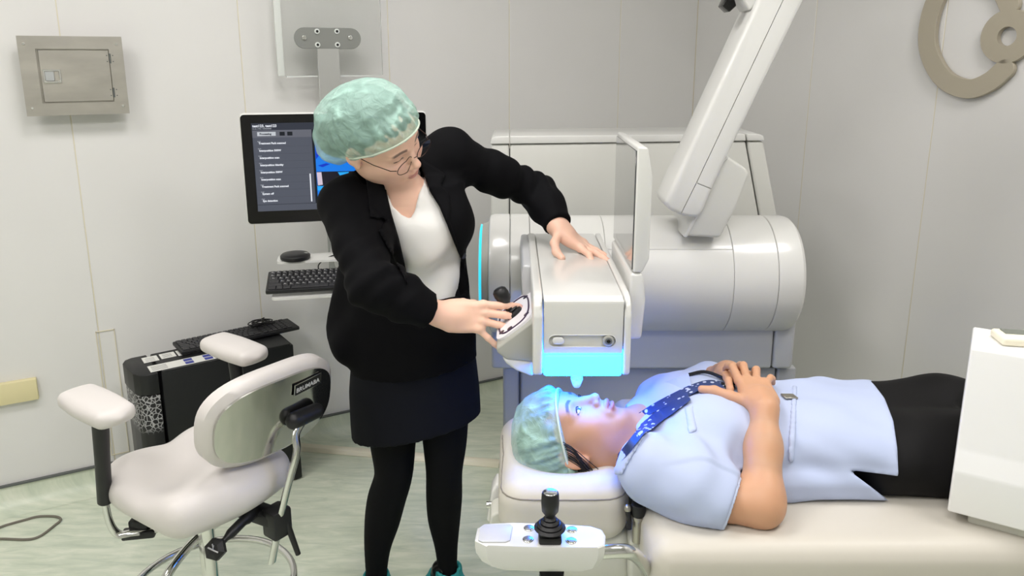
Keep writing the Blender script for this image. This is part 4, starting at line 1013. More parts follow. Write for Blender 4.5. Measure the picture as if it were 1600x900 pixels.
def px_of(X, Y, Z):
    q = Z - CAM_Z; fw = Y * CP - q * SP; dn = -Y * SP - q * CP
    return 800 + FPX * X / fw, PPY + FPX * dn / fw, fw
def poly_fn(poly):
    """signed distance (m) to an outline surveyed in the photograph's frame"""
    pl_ = np.array(poly, np.float32)
    def fn(X, Y, Z):
        u, v, fw = px_of(X, Y, Z); d = np.full(u.shape, 1e9, np.float32); s = np.ones(u.shape, np.float32); n = len(pl_); j = n - 1
        for i in range(n):
            e = pl_[j] - pl_[i]; wx, wy = u - pl_[i, 0], v - pl_[i, 1]
            t = np.clip((wx * e[0] + wy * e[1]) / (e @ e + 1e-9), 0, 1); d = np.minimum(d, (wx - e[0] * t) ** 2 + (wy - e[1] * t) ** 2)
            c1 = v >= pl_[i, 1]; c2 = v < pl_[j, 1]; c3 = e[0] * wy > e[1] * wx
            flip = (c1 & c2 & c3) | (~c1 & ~c2 & ~c3); s = np.where(flip, -s, s); j = i
        return s * np.sqrt(d) * fw / FPX
    return fn
def folds(seed, n, kmin, kmax, amp, aniso=(1, 1, 1)):
    r = np.random.RandomState(seed); K = r.normal(size=(n, 3)); K /= np.linalg.norm(K, axis=1)[:, None]; K *= np.array(aniso); K *= r.uniform(kmin, kmax, n)[:, None]; ph = r.uniform(0, 6.28, n); am = amp / n ** .5
    def fn(X, Y, Z):
        out = 0
        for i in range(n): out = out + np.sin(K[i, 0] * X + K[i, 1] * Y + K[i, 2] * Z + ph[i])
        return (out * am).astype(np.float32)
    return fn

def head_sdf(f, c, R, nose=1.0):
    """face with brow, lids, nose, lips, chin, ears; local axes right / forward / up in R's columns"""
    c = np.array(c, float); R = np.array(R, float)
    L = lambda x, y, z: c + R @ np.array((x, y, z))
    def rr(rx=0, ry=0, rz=0): return R @ np.array(Euler((rx, ry, rz)).to_matrix())
    f.ell(L(0, -.016, .034), (.074, .093, .080), R, k=.001)
    f.ell(L(0, .020, -.022), (.062, .069, .080), R, k=.03)
    f.ell(L(0, .030, -.072), (.046, .048, .038), R, k=.035)
    f.ell(L(0, .064, -.098), (.018, .016, .013), R, k=.03)
    for s in (-1, 1):
        f.ell(L(s * .040, .050, -.032), (.023, .024, .026), R, k=.03)
        f.ell(L(s * .048, .004, -.062), (.014, .032, .022), rr(.5), k=.03)
    f.ell(L(0, .062, .040), (.052, .028, .040), R, k=.03)
    f.ell(L(0, .074, .016), (.046, .013, .009), R, k=.016)
    for s in (-1, 1):
        f.ell(L(s * .031, .098, -.001), (.018, .019, .0125), R, k=.012, op='s')
        f.ell(L(s * .031, .0705, -.0015), (.0150, .0135, .0118), R, k=.005)
        f.ell(L(s * .031, .0835, -.0045), (.0145, .0045, .0012), rr(0, -.08 * s, -s * .28), k=.0022, op='s')
    f.chain([L(0, .080, .010), L(0, .091, -.012), L(0, .1025 * nose, -.031)], [.0065, .0072, .0098], k=.012)
    f.ell(L(0, .1045 * nose, -.033), (.0100, .0085, .0082), R, k=.006)
    for s in (-1, 1):
        f.ell(L(s * .0115, .094, -.037), (.0068, .0090, .0070), R, k=.005)
        f.ell(L(s * .0060, .1005, -.0425), (.0032, .0046, .0030), R, k=.003, op='s')
    f.ell(L(0, .083, -.060), (.026, .013, .020), R, k=.012)
    f.ell(L(0, .0945, -.0590), (.0190, .0070, .0052), R, k=.005)
    for s in (-1, 1): f.ell(L(s * .0055, .0965, -.0575), (.0075, .0060, .0042), R, k=.004)
    f.ell(L(0, .0930, -.0705), (.0165, .0075, .0062), R, k=.005)
    f.ell(L(0, .1005, -.0646), (.0225, .0090, .0011), R, k=.0028, op='s')
    f.ell(L(0, .0900, -.0830), (.016, .006, .004), R, k=.01, op='s')
    for s in (-1, 1):
        f.ell(L(s * .0765, -.010, -.006), (.0065, .0185, .0300), rr(-.18, 0, s * .35), k=.006)
        f.ell(L(s * .0745, -.004, -.033), (.0060, .0080, .0095), R, k=.006)
        f.ell(L(s * .0850, -.008, -.004), (.0060, .0100, .0180), rr(-.18, 0, s * .35), k=.004, op='s')
SKIN_W = np.array(rgb(243, 199, 176)[:3]); SKIN_P = np.array(rgb(206, 157, 124)[:3])
def head_paint(V, c, R, skin, brow=(.10, .065, .05), lip=(.50, .16, .15), blush=.06):
    Q = (np.asarray(V) - np.array(c)) @ np.array(R); x, y, z = Q[:, 0], Q[:, 1], Q[:, 2]
    C = np.tile(np.append(skin, 1.0), (len(V), 1)); ax = np.abs(x)
    def mix(wt, col): C[:, :3] = C[:, :3] * (1 - wt[:, None]) + np.array(col)[None] * wt[:, None]
    mix(np.exp(-(((ax - .040) / .020) ** 2 + ((z + .036) / .018) ** 2)) * (y > .03) * blush * 3, (.75, .35, .28))
    mix(np.exp(-((x / .012) ** 2 + ((z + .036) / .010) ** 2)) * (y > .09) * .25, (.75, .33, .26))
    bz = .0195 + .004 * np.sin(np.clip((ax - .012) / .038, 0, 1) * math.pi) - .10 * np.maximum(0, ax - .034)
    bw = smooth01(.0125, .017, ax) * (1 - smooth01(.046, .053, ax)) * (1 - smooth01(.0026, .0048, np.abs(z - bz))) * (y > .035)
    mix(bw * .86, brow)
    ez = -.0045 + .10 * (ax - .031) - .0000
    ew = smooth01(.0165, .020, ax) * (1 - smooth01(.0435, .047, ax)) * (1 - smooth01(.0012, .0028, np.abs(z - ez))) * (y > .055)
    mix(ew * .9, (.03, .02, .02))
    lw_ = (1 - smooth01(.0155, .0215, ax)) * (y > .075)
    up = -.0535 - .0018 * np.cos(x / .008) ; lwz = -.0775 + ax * .16
    mix(lw_ * smooth01(lwz - .002, lwz + .002, z) * (1 - smooth01(up - .0015 - ax * .22, up + .0015 - ax * .22, z)) * .8, lip)
    return C
FING = {'i': (.027, .088, (.041, .025, .020), .0084), 'm': (.009, .092, (.045, .029, .021), .0086), 'r': (-.0095, .087, (.041, .027, .020), .0082), 'p': (-.0265, .078, (.032, .020, .018), .0072)}
def hand_sdf(f, W0, fd, pd, side, curls, spreads, thumb, s=1.0, lift=None, nails=None):
    """W0 wrist; fd finger direction; pd palm direction; side 'R'/'L'; curls per finger (3 angles); thumb = list of 3 local directions (thumbside, forward, palm)"""
    fd = np.array(fd, float); fd /= np.linalg.norm(fd); pd = np.array(pd, float); pd -= fd * (pd @ fd); pd /= np.linalg.norm(pd)
    ld = np.cross(fd, pd) * (1 if side == 'R' else -1); W0 = np.array(W0, float)
    L = lambda l, a, p: W0 + (ld * l + fd * a + pd * p) * s
    R = np.stack([ld, fd, pd], 1)
    f.rbox(L(-.001, .050, .0), np.array((.036, .046, .0125)) * s, .012 * s, R, k=.012)
    f.ell(L(.020, .038, .009), np.array((.018, .034, .013)) * s, R, k=.012); f.ell(L(-.022, .038, .007), np.array((.013, .032, .011)) * s, R, k=.012)
    f.cone(L(0, -.01, 0), L(0, .03, 0), .023 * s, .022 * s, k=.02)
    for q in 'imrp':
        l0, a0, ln, r0 = FING[q]; sp = spreads[q]; d0 = fd * math.cos(sp) + ld * math.sin(sp); p = L(l0, a0, -.002); c = 0; pts = [L(l0 * .75, a0 - .035, -.002), p]; rs = [r0 * .9 * s, r0 * 1.12 * s]
        for i in range(3):
            c += curls[q][i]; d = d0 * math.cos(c) + pd * math.sin(c); p = p + d * ln[i] * s; pts.append(p); rs.append(r0 * (1.0, .92, .76)[i] * s)
        f.chain(pts, rs, k=.0035)
        f.ell(pts[1] - pd * .002 * s, np.array((.0098, .0105, .0095)) * s, R, k=.006)
        if nails is not None:
            bd = d0 * math.sin(c) - pd * math.cos(c); nails.append((pts[-1] + bd * rs[-1] * .86 + d * rs[-1] * .1, d, bd, rs[-1]))
    p = L(.020, .018, .006); pts = [p]; rs = [.0135 * s]
    for i, (ln, dl) in enumerate(zip((.044, .033, .026), thumb)):
        d = ld * dl[0] + fd * dl[1] + pd * dl[2]; d /= np.linalg.norm(d); p = p + d * ln * s; pts.append(p); rs.append((.0112, .0104, .0082)[i] * s)
    f.chain(pts, rs, k=.006)
    return pts
def nail_geom(g, nails):
    for (c, d, b, r) in nails:
        d = Vector(d).normalized(); b = Vector(b).normalized(); l = d.cross(b)
        g.ball((0, 0, 0), 1.0, 10, (1, 1, 1)); vs = g.bm.verts[:]
        M4 = frame(Vector(c), l * r * .72, d * r * .95, b * r * .22); bmesh.ops.transform(g.bm, matrix=M4, verts=vs)
def cap_mat(name, c1, c2, al):
    m = mat(name, c1, .55); nt = m.node_tree; b = nt.nodes['Principled BSDF']
    tc = nt.nodes.new('ShaderNodeTexCoord'); n1 = nt.nodes.new('ShaderNodeTexNoise'); n1.inputs['Scale'].default_value = 38; n1.inputs['Detail'].default_value = 8; n1.inputs['Distortion'].default_value = 1.6
    vo = nt.nodes.new('ShaderNodeTexNoise'); vo.noise_type = 'RIDGED_MULTIFRACTAL'; vo.inputs['Scale'].default_value = 20; vo.inputs['Detail'].default_value = 4; vo.inputs['Distortion'].default_value = .8
    nt.links.new(tc.outputs['Object'], n1.inputs['Vector']); nt.links.new(tc.outputs['Object'], vo.inputs['Vector'])
    bp_ = nt.nodes.new('ShaderNodeBump'); bp_.inputs['Strength'].default_value = 1.0; bp_.inputs['Distance'].default_value = .009
    ad = nt.nodes.new('ShaderNodeMath'); ad.operation = 'MULTIPLY_ADD'; ad.inputs[1].default_value = .6
    nt.links.new(n1.outputs[0], ad.inputs[0]); nt.links.new(vo.outputs[0], ad.inputs[2]); nt.links.new(ad.outputs[0], bp_.inputs['Height']); nt.links.new(bp_.outputs[0], b.inputs['Normal'])
    mr = nt.nodes.new('ShaderNodeMapRange'); mr.inputs[1].default_value = .25; mr.inputs[2].default_value = 1.3; mr.inputs[3].default_value = al[0]; mr.inputs[4].default_value = al[1]
    nt.links.new(ad.outputs[0], mr.inputs[0]); nt.links.new(mr.outputs[0], b.inputs['Alpha'])
    mi = nt.nodes.new('ShaderNodeMixRGB'); mi.inputs[1].default_value = c1; mi.inputs[2].default_value = c2; r2 = nt.nodes.new('ShaderNodeMapRange'); r2.inputs[1].default_value = .5; r2.inputs[2].default_value = 1.4
    nt.links.new(ad.outputs[0], r2.inputs[0]); b.inputs['Base Color'].default_value = tuple(.6 * p + .4 * q for p, q in zip(c1, c2))
    return m
m_cap = cap_mat('cap_mint', rgb(160, 212, 195), rgb(220, 248, 238), (.46, .93))
m_hair = mat('black_hair', rgb(26, 21, 20), .45, bump=(90, .6, .003, (1, 1, .08)))
m_skin = mat_attr('skin', .46, bump=(260, .06, .0008), sss=.12)
def bouffant(root, c, R, pl_y, pl_z, slope, seed, droop, hair_res=.004, sc=1.0):
    """gathered cap over the cranium; plane through (pl_y, pl_z) falling backwards with slope"""
    c = np.array(c, float); R = np.array(R, float); nrm = np.array((0, -slope, 1.0)); nrm /= np.linalg.norm(nrm); fw = np.array((0, 1.0, slope)); fw /= np.linalg.norm(fw)
    Rl = np.stack([np.array((1.0, 0, 0)), fw, nrm], 1); R2 = R @ Rl; o = np.array((0, -.008, pl_z + slope * (-.008 - pl_y))); O = c + R @ o
    f = SDF(O - .19, O + .19, .0028)
    zs = np.array([-.012, -.004, .004, .014, .030, .050, .070, .088, .102, .112, .117]) * sc
    rb_ = .104 * math.sqrt(1 + slope * slope); a = np.array([.0815, .0825, .087, .093, .0975, .0985, .094, .083, .064, .040, .012]); b = np.array([rb_, rb_ + .001, rb_ + .005, rb_ + .010, rb_ + .013, .123, .117, .103, .078, .048, .014])
    cy = np.array([0, 0, -.001, -.004, -.008, -.010, -.012, -.012, -.012, -.010, -.010])
    sdf_stack(f, O, R2, zs, zs * 0, cy, a, b, k=.001)
    for (p, r) in droop: f.ell(O + R2 @ np.array(p), r, R2, k=.03)
    rs = np.random.RandomState(seed); ph = rs.uniform(0, 6.28, 6)
    def wr(X, Y, Z):
        px, py, pz = X - np.float32(O[0]), Y - np.float32(O[1]), Z - np.float32(O[2])
        u = px * R2[0, 0] + py * R2[1, 0] + pz * R2[2, 0]; v = px * R2[0, 1] + py * R2[1, 1] + pz * R2[2, 1]; h = px * R2[0, 2] + py * R2[1, 2] + pz * R2[2, 2]
        t = np.arctan2(v, u)
        pl_ = np.sin(t * 31 + 3 * np.sin(t * 5 + ph[0]) + h * 40) * np.exp(-np.maximum(h, 0) / .028) * .0034 + np.sin(t * 17 + ph[1] + 30 * h + 2 * np.sin(t * 3)) * np.exp(-np.maximum(h, 0) / .07) * .0030
        return pl_ * smooth01(-.006, .010, h)
    f.add(wr); f.add(folds(seed, 10, 60, 170, .0016))
    V, F = f.mesh(); cp_ = np_mesh('surgical_cap', V, F, m_cap, root)
    g = G(); pts = [Vector(O + R2 @ np.array((.0830 * math.cos(t), (rb_ + .002) * math.sin(t), -.008))) for t in np.linspace(0, 2 * math.pi, 65)]
    g.tube(pts, .0022, 8, cap=False); g.build('elastic_band', mat('elastic', rgb(214, 226, 210), .6), cp_)
    return O, R2
# ------------------------------------------------------------------ standing operator
WR = np.array([[-0.5112, 0.8584, 0.0417], [-0.6811, -0.3751, -0.6288], [-0.5241, -0.3498, 0.7765]]); WC = np.array((-.3035, 1.7433, 1.4258))
WL = lambda x, y, z: WC + WR @ np.array((x, y, z))
OP = thing('person', (-.29, 2.0, 0), 'standing person in black blazer and skirt, mint cap and glasses, operating the machine', 'person')
m_suit = mat('black_suit', rgb(7, 7, 10), .8, bump=(900, .10, .0006), ior=1.22)
m_skirt = mat('charcoal_skirt', rgb(20, 21, 26), .8, bump=(900, .10, .0006), ior=1.22)
m_tights = mat('black_tights', rgb(8, 8, 11), .8, ior=1.25)
m_blouse = mat('white_satin', rgb(246, 245, 242), .36, sheen=.2, bump=(900, .03, .0005))
I3 = np.eye(3)
SHR, SHL = np.array(P(546, 322, 1.80)), np.array(P(702, 240, 1.915))
ELR, ELL = np.array(P(582, 446, 1.60)), np.array(P(842, 301, 2.045))
WRR, WRL = np.array(P(690, 493, 1.665)), np.array(P(874, 355, 1.92))
NB = np.array(P(625, 292, 1.85))
# torso sections (height, centre, half width, half depth)
tz = np.array([.76, .81, .92, 1.0, 1.10, 1.21, 1.29]); tcx = np.array([-.262, -.263, -.275, -.266, -.264, -.264, -.262]); tcy = np.array([1.945, 1.94, 1.935, 1.93, 1.91, 1.885, 1.87]); ta = np.array([.172, .170, .176, .155, .145, .150, .125]); tb = np.array([.135, .135, .128, .118, .116, .115, .09])
def torso(f, inset, k=.02, zmin=None):
    sdf_stack(f, (0, 0, 0), I3, tz, tcx, tcy, ta - inset, tb - inset, k=k)
    f.cone(SHR * .82 + NB * .18, SHL * .82 + NB * .18, .066 - inset, .058 - inset, k=.06)
    mid = (SHR + SHL) / 2
    f.ell(mid + np.array((.02, -.015, -.10)), (.150 - inset, .100 - inset, .11 - inset), I3, k=.05)
    f.ell(np.array(P(655, 375, 1.80)), (.060 - inset * .5, .055 - inset * .5, .060 - inset * .5), I3, k=.05)
    f.ell(np.array(P(688, 352, 1.83)), (.044 - inset * .5, .050 - inset * .5, .052 - inset * .5), I3, k=.05)
open_px = [(598, 262), (604, 300), (612, 334), (624, 375), (633, 415), (638, 446), (640, 462), (668, 470), (720, 462), (738, 452), (728, 425), (719, 402), (708, 376), (698, 350), (686, 322), (672, 300), (662, 270), (650, 240), (610, 235)]
open_fn = poly_fn(open_px)
def front_of(off):                                   # clear in front of a plane through the torso
    def fn(X, Y, Z): return (Y - 1.88 - off) + 0 * X + 0 * Z
    return fn
# --- jacket
f = SDF((-.60, 1.48, .70), (.20, 2.20, 1.47), .0055)
torso(f, 0)
f.cone(np.array(P(555, 430, 1.95)), np.array(P(530, 508, 1.95)), .045, .030, k=.06); f.ell(np.array(P(545, 530, 1.95)), (.035, .10, .05), I3, k=.05)
f.cone(SHR, NB + np.array((-.02, .03, .02)), .056, .046, k=.04); f.cone(SHL, NB + np.array((.03, .03, .03)), .050, .044, k=.04)
f.chain([SHR, (SHR + ELR) / 2, ELR], [.066, .057, .050], k=.03); CUR = WRR * .86 + ELR * .14 - (WRR - ELR) / np.linalg.norm(WRR - ELR) * .0
CUR = WRR + (ELR - WRR) * .20; f.chain([ELR, (ELR + CUR) / 2, CUR], [.050, .047, .043], k=.03)
CUL = WRL + (ELL - WRL) * .06; f.chain([SHL, (SHL + ELL) / 2, ELL], [.057, .049, .046], k=.03); f.chain([ELL, (ELL + CUL) / 2, CUL], [.046, .042, .038], k=.03)
# flat cuff ends
for (cu, el) in ((CUR, ELR), (CUL, ELL)):
    d = (cu - el) / np.linalg.norm(cu - el); cu2 = cu + d * .002
    X, Y, Z = f.grid(); pl_ = (X - cu2[0]) * d[0] + (Y - cu2[1]) * d[1] + (Z - cu2[2]) * d[2]; near = (X - cu[0]) ** 2 + (Y - cu[1]) ** 2 + (Z - cu[2]) ** 2 < .075 ** 2
    f.f = np.where(near, np.maximum(f.f, pl_), f.f)
jk = f.f.copy()
f.add(folds(3, 8, 25, 70, .0028)); 
def elbow_fold(c, amp, w, dirv):
    dv = np.array(dirv) / np.linalg.norm(dirv)
    def fn(X, Y, Z):
        q = (X - c[0]) * dv[0] + (Y - c[1]) * dv[1] + (Z - c[2]) * dv[2]; r2 = (X - c[0]) ** 2 + (Y - c[1]) ** 2 + (Z - c[2]) ** 2
        return amp * np.sin(q * w + 6 * (X + Z)) * np.exp(-r2 / .012)
    return fn
f.add(elbow_fold(ELR, .0035, 150, ELR - SHR + WRR - ELR)); f.add(elbow_fold(ELL, .0035, 150, ELL - SHL)); f.add(elbow_fold((SHL + ELL) / 2, .003, 110, ELL - SHL)); f.add(elbow_fold((SHR + ELR) / 2, .0022, 90, ELR - SHR))
base = f.f.copy()
X, Y, Z = f.grid(); of = open_fn(X, Y, Z); fr = (Y - 1.90) + 0 * X + 0 * Z
cutter = np.maximum(np.maximum(of, fr), np.where(Z < 1.17, 1.735 - Y, -1.0) + 0 * X)
f.f = np.maximum(f.f, -cutter)
# neck hole and hem
nh = SDF.__new__(SDF); nh.res, nh.lo, nh.n = f.res, f.lo, f.n; nh.f = np.full(tuple(f.n), 9., np.float32)
nkb, nkt = NB + np.array((-.0, .0, -.05)), np.array(WL(0, -.03, -.05)); nh.cone(nkb, nkt + (nkt - nkb) * .6, .057, .062, k=.001)
f.f = np.maximum(f.f, -nh.f)
hemz = .80 + .0 * X
f.f = np.maximum(f.f, (.815 - .25 * (X + .43)) * 0 + .800 + .12 * (X + .27) - Z)
V, F = f.mesh(); jko = np_mesh('jacket', V, F, m_suit, OP, smooth_iter=2)
# lapels: raised layers on the jacket front
for poly in ([(570, 262), (574, 300), (578, 341), (604, 342), (591, 361), (612, 398), (637, 446), (640, 458), (632, 412), (622, 372), (611, 333), (603, 300), (594, 266)],
             [(655, 246), (676, 258), (697, 273), (689, 291), (702, 298), (705, 322), (703, 345), (716, 385), (720, 404), (709, 377), (698, 350), (686, 322), (672, 300), (662, 272)]):
    q = poly_fn(poly)(X, Y, Z); h = SDF.__new__(SDF); h.res, h.lo, h.n = f.res, f.lo, f.n
    h.f = np.maximum(np.maximum(base - .0065, q), fr + .0).astype(np.float32); h.f = np.maximum(h.f, -(base + .008))
    V, F = h.mesh(); np_mesh('lapel', V, F, m_suit, jko, smooth_iter=2)
def on_front(px, py, Y0=1.70, Y1=1.98, fld=None):    # first jacket surface met by a surveyed line
    for yy in np.arange(Y0, Y1, .002):
        p = P(px, py, yy); i = np.round((np.array(p) - f.lo) / f.res).astype(int)
        if np.all(i >= 0) and np.all(i < f.n) and base[tuple(i)] < 0: return p
    return P(px, py, 1.8)
p = on_front(723, 399); g = G(); g.lathe([(0, 0), (.0085, 0), (.0085, .003), (.006, .0035), (.006, .0028), (0, .0028)], p + Vector((0, -.001, 0)), (.3, -.9, .1), 18); g.build('button', mat('button_navy', rgb(40, 46, 60), .25), jko)
# --- blouse
b_ = SDF((-.47, 1.68, .88), (-.05, 2.0, 1.36), .0045)
torso(b_, .014)
vy = poly_fn([(500, 180), (560, 262), (585, 290), (606, 300), (613, 322), (628, 336), (641, 342), (648, 330), (654, 304), (660, 290), (700, 180)])
b_.add(lambda X, Y, Z: (.0045 * np.sin(62 * (X * .75 + Y * .4 + .25 * Z) + 5 * np.sin(9 * Z)) * smooth01(1.22, 1.12, Z)).astype(np.float32)); b_.add(folds(9, 8, 30, 90, .0026))
X2, Y2, Z2 = b_.grid(); b_.f = np.maximum(b_.f, -np.maximum(vy(X2, Y2, Z2), Y2 - 1.9 + 0 * X2 + 0 * Z2))
b_.f = np.maximum(b_.f, .955 - .10 * (X2 + .2) - Z2 + 0 * Y2)
b_.f = np.maximum(b_.f, np.where(X2 < -.30, Z2 - 1.298, -1.) + 0 * Y2); V, F = b_.mesh(); np_mesh('blouse', V, F, m_blouse, OP, smooth_iter=4)
# --- skirt
s_ = SDF((-.50, 1.74, .52), (-.03, 2.14, 1.04), .006)
sdf_stack(s_, (0, 0, 0), I3, [.55, .62, .72, .80, .92, 1.0, 1.02], [-.268, -.268, -.267, -.265, -.265, -.262, -.262], [1.96, 1.955, 1.95, 1.945, 1.94, 1.93, 1.93], [.178, .177, .174, .166, .150, .134, .13], [.140, .140, .138, .132, .115, .105, .10], k=.001)
s_.add(folds(5, 6, 15, 40, .003, (1, 1, .35)))
X3, Y3, Z3 = s_.grid(); s_.f = np.maximum(s_.f, .607 + .20 * (X3 + .33) - .10 * (Y3 - 1.85) - Z3)
V, F = s_.mesh(); np_mesh('skirt', V, F, m_skirt, OP, smooth_iter=2)
# --- legs in tights
t_ = SDF((-.48, 1.80, .03), (-.06, 2.18, .90), .0055)
RLg = [(614, 640, 1.945, .070), (614, 690, 1.95, .063), (615, 740, 1.96, .052), (604, 780, 1.985, .055), (597, 815, 2.0, .051), (590, 855, 2.0, .038), (588, 900, 2.0, .029), (589, 935, 2.0, .030)]
LLg = [(694, 640, 1.965, .068), (695, 690, 1.965, .061), (694, 735, 1.97, .050), (694, 775, 1.995, .052), (694, 810, 2.015, .048), (697, 850, 2.025, .034), (699, 885, 2.03, .028), (700, 912, 2.03, .030)]
for lg_ in (RLg, LLg): t_.schain([np.array(P(a, b, c)) for a, b, c, d in lg_], [d for a, b, c, d in lg_])
V, F = t_.mesh(); np_mesh('tights', V, F, m_tights, OP)
# --- shoes and shoe covers
m_teal = mat('shoe_cover_teal', rgb(40, 150, 150), .5, bump=(60, .9, .006)); m_shoe = mat('black_shoe', rgb(12, 12, 14), .25)
for (ax_, ay_, dr, nm) in ((588, 900, Vector((.25, -.95, 0)), 0), (699, 885, Vector((.95, -.30, 0)), 1)):
    an = P(ax_, ay_, 2.0 if nm == 0 else 2.03); dr.normalize(); sd = Vector((-dr.y, dr.x, 0)); o = Vector((an.x, an.y, 0))
    q = SDF(np.array(o) + (-.24, -.24, -.005), np.array(o) + (.24, .24, .16), .005); Rf = np.array([sd, dr, Vector((0, 0, 1))]).T
    q.ell(o - dr * .015 + ZU * .045, (.040, .060, .042), Rf, k=.01); q.ell(o + dr * .09 + ZU * .032, (.045, .085, .030), Rf, k=.04); q.cone(o + ZU * .05, o + ZU * .082, .038, .041, k=.02)
    q.add(folds(21 + nm, 8, 80, 220, .004)); q.cut(lambda X, Y, Z: .001 - Z + 0 * X + 0 * Y); q.cone(o + ZU * .055, o + ZU * .12, .030, .033, k=.003, op='s')
    V, F = q.mesh(); np_mesh('shoe_cover', V, F, m_teal, OP)
    q = SDF(np.array(o) + (-.2, -.2, 0), np.array(o) + (.2, .2, .14), .005); q.ell(o - dr * .012 + ZU * .060, (.031, .046, .040), Rf, k=.01); q.ell(o + dr * .085 + ZU * .035, (.036, .070, .022), Rf, k=.03); q.cone(o - dr * .02 + ZU * .09, o - dr * .005 + ZU * .1, .030, .031, k=.01)
    q.cone(o + ZU * .085 + dr * .01, o + ZU * .15 + dr * .01, .026, .03, k=.002, op='s'); V, F = q.mesh(); np_mesh('shoe', V, F, m_shoe, OP)
# --- body: head, neck, chest, hands, arms as one figure
hb = SDF(np.minimum(WC - .15, NB - .16), np.maximum(WC + .15, NB + (.14, .14, .1)), .0022)
head_sdf(hb, WC, WR)
nk1 = WL(0, -.022, -.055); hb.chain([nk1, (np.array(nk1) + NB) / 2 + (0, 0, .004), NB + (.0, .0, -.02)], [.050, .047, .053], k=.03)
hb.ell(NB + np.array((.02, -.022, -.055)), (.105, .060, .075), I3, k=.05)
V1, F1 = hb.mesh(); C1 = head_paint(V1, WC, WR, SKIN_W, lip=(.55, .22, .20))
nails = []
h1 = SDF(WRR - (.10, .14, .14), WRR + (.24, .16, .14), .002)
fdr = np.array((.985, .06, -.05)); pdr = np.array((-.05, .95, -.22))
hand_sdf(h1, WRR + np.array((.004, 0, 0)), fdr, pdr, 'R', {'i': (.10, .22, .16), 'm': (.06, .20, .16), 'r': (.05, .22, .16), 'p': (.0, .12, .10)}, {'i': -.03, 'm': -.10, 'r': -.22, 'p': -.72},
         [(.10, .55, .80), (-.10, .75, .65), (-.2, .85, .45)], 1.02, nails=nails)
h1.cone(WRR + np.array((.006, 0, 0)), ELR * .32 + WRR * .68, .0240, .031, k=.02)
V2, F2 = h1.mesh()
h2 = SDF(WRL - (.10, .22, .14), WRL + (.20, .12, .14), .002)
fdl = np.array((.74, -.28, -.58)); pdl = np.array((-.55, .12, -.85))
W2 = np.array(P(871, 353, 1.925))
hand_sdf(h2, W2, fdl, pdl, 'L', {'i': (-.22, .45, .30), 'm': (-.42, .12, .08), 'r': (-.42, .14, .10), 'p': (-.25, .40, .30)}, {'i': .80, 'm': .70, 'r': .56, 'p': .35},
         [(.80, .20, .35), (.70, .55, .20), (.45, .85, -.05)], .98, nails=nails)
h2.cone(W2, ELL * .35 + W2 * .65, .0235, .031, k=.02)
V3, F3 = h2.mesh()
h3 = SDF((-.50, 1.5, .70), (.20, 2.15, 1.36), .009)
torso(h3, .036); h3.chain([SHR, ELR, WRR], [.045, .034, .018], k=.03); h3.chain([SHL, ELL, WRL], [.042, .032, .018], k=.03)
X4, Y4, Z4 = h3.grid(); h3.f = np.maximum(h3.f, Z4 - 1.22 + 0 * X4 + 0 * Y4)
V4, F4 = h3.mesh()
def hand_col(V, skin, nl): 
    C = np.tile(np.append(skin, 1.), (len(V), 1)); rs = np.random.RandomState(1)
    for (c, d, b, r) in nl:
        wgt = np.exp(-(np.linalg.norm(V - np.array(c), axis=1) / .011) ** 2)[:, None] * .35; C[:, :3] = C[:, :3] * (1 - wgt) + np.array((.80, .36, .30)) * wgt
    return C
V = np.concatenate([V1, V2, V3, V4]); F = np.concatenate([F1, F2 + len(V1), F3 + len(V1) + len(V2), F4 + len(V1) + len(V2) + len(V3)])
C = np.concatenate([C1, hand_col(V2, SKIN_W, nails), hand_col(V3, SKIN_W, nails), np.tile(np.append(SKIN_W, 1.), (len(V4), 1))])
bo = np_mesh('body', V, F, m_skin, OP, C)
for n_ in nails:
    g = G(); nail_geom(g, [n_]); g.build('fingernail', mat('nail', rgb(232, 186, 172), .25), bo)
# --- hair under the cap, cap, glasses
hh = SDF(WC - .15, WC + .15, .003); hh.ell(WL(0, -.018, .036), (.0780, .0965, .084), WR, k=.001); hh.ell(WL(0, .062, .040), (.055, .0305, .043), WR, k=.02); hh.ell(WL(0, -.055, -.02), (.062, .055, .06), WR, k=.03); hh.ell(WL(.04, -.085, -.01), (.05, .045, .045), WR, k=.03)
def hair_cut(X, Y, Z):
    px_, py_, pz_ = X - WC[0], Y - WC[1], Z - WC[2]; yl = px_ * WR[0, 1] + py_ * WR[1, 1] + pz_ * WR[2, 1]; zl = px_ * WR[0, 2] + py_ * WR[1, 2] + pz_ * WR[2, 2]
    hcap = (zl - (.062 + .60 * (yl - .085))) / 1.166
    return np.where(yl > .02, .006 - hcap, np.maximum(yl - (.022 + .5 * (zl + .01)), -.09 - zl)).astype(np.float32)
hh.cut(hair_cut, .004); hh.add(folds(31, 8, 200, 400, .0010))
V, F = hh.mesh(); np_mesh('hair', V, F, m_hair, OP)
bouffant(OP, WC, WR, .085, .062, .60, 4, [((.03, -.085, .012), (.060, .050, .040)), ((.058, -.070, .008), (.036, .042, .034))], sc=1.045)
GL = bpy.data.objects.new('eyeglasses', None); GL.location = Vector(WL(0, .09, 0)); link(GL, OP); m_wire = mat('dark_wire', rgb(60, 44, 38), .3, .8); m_lens = mat('lens_glass', (.98, .97, .98, 1), .02, trans=1.0, ior=1.08)
GL['label'] = 'thin wire-framed oval glasses'
gz, gy = -.010, .107
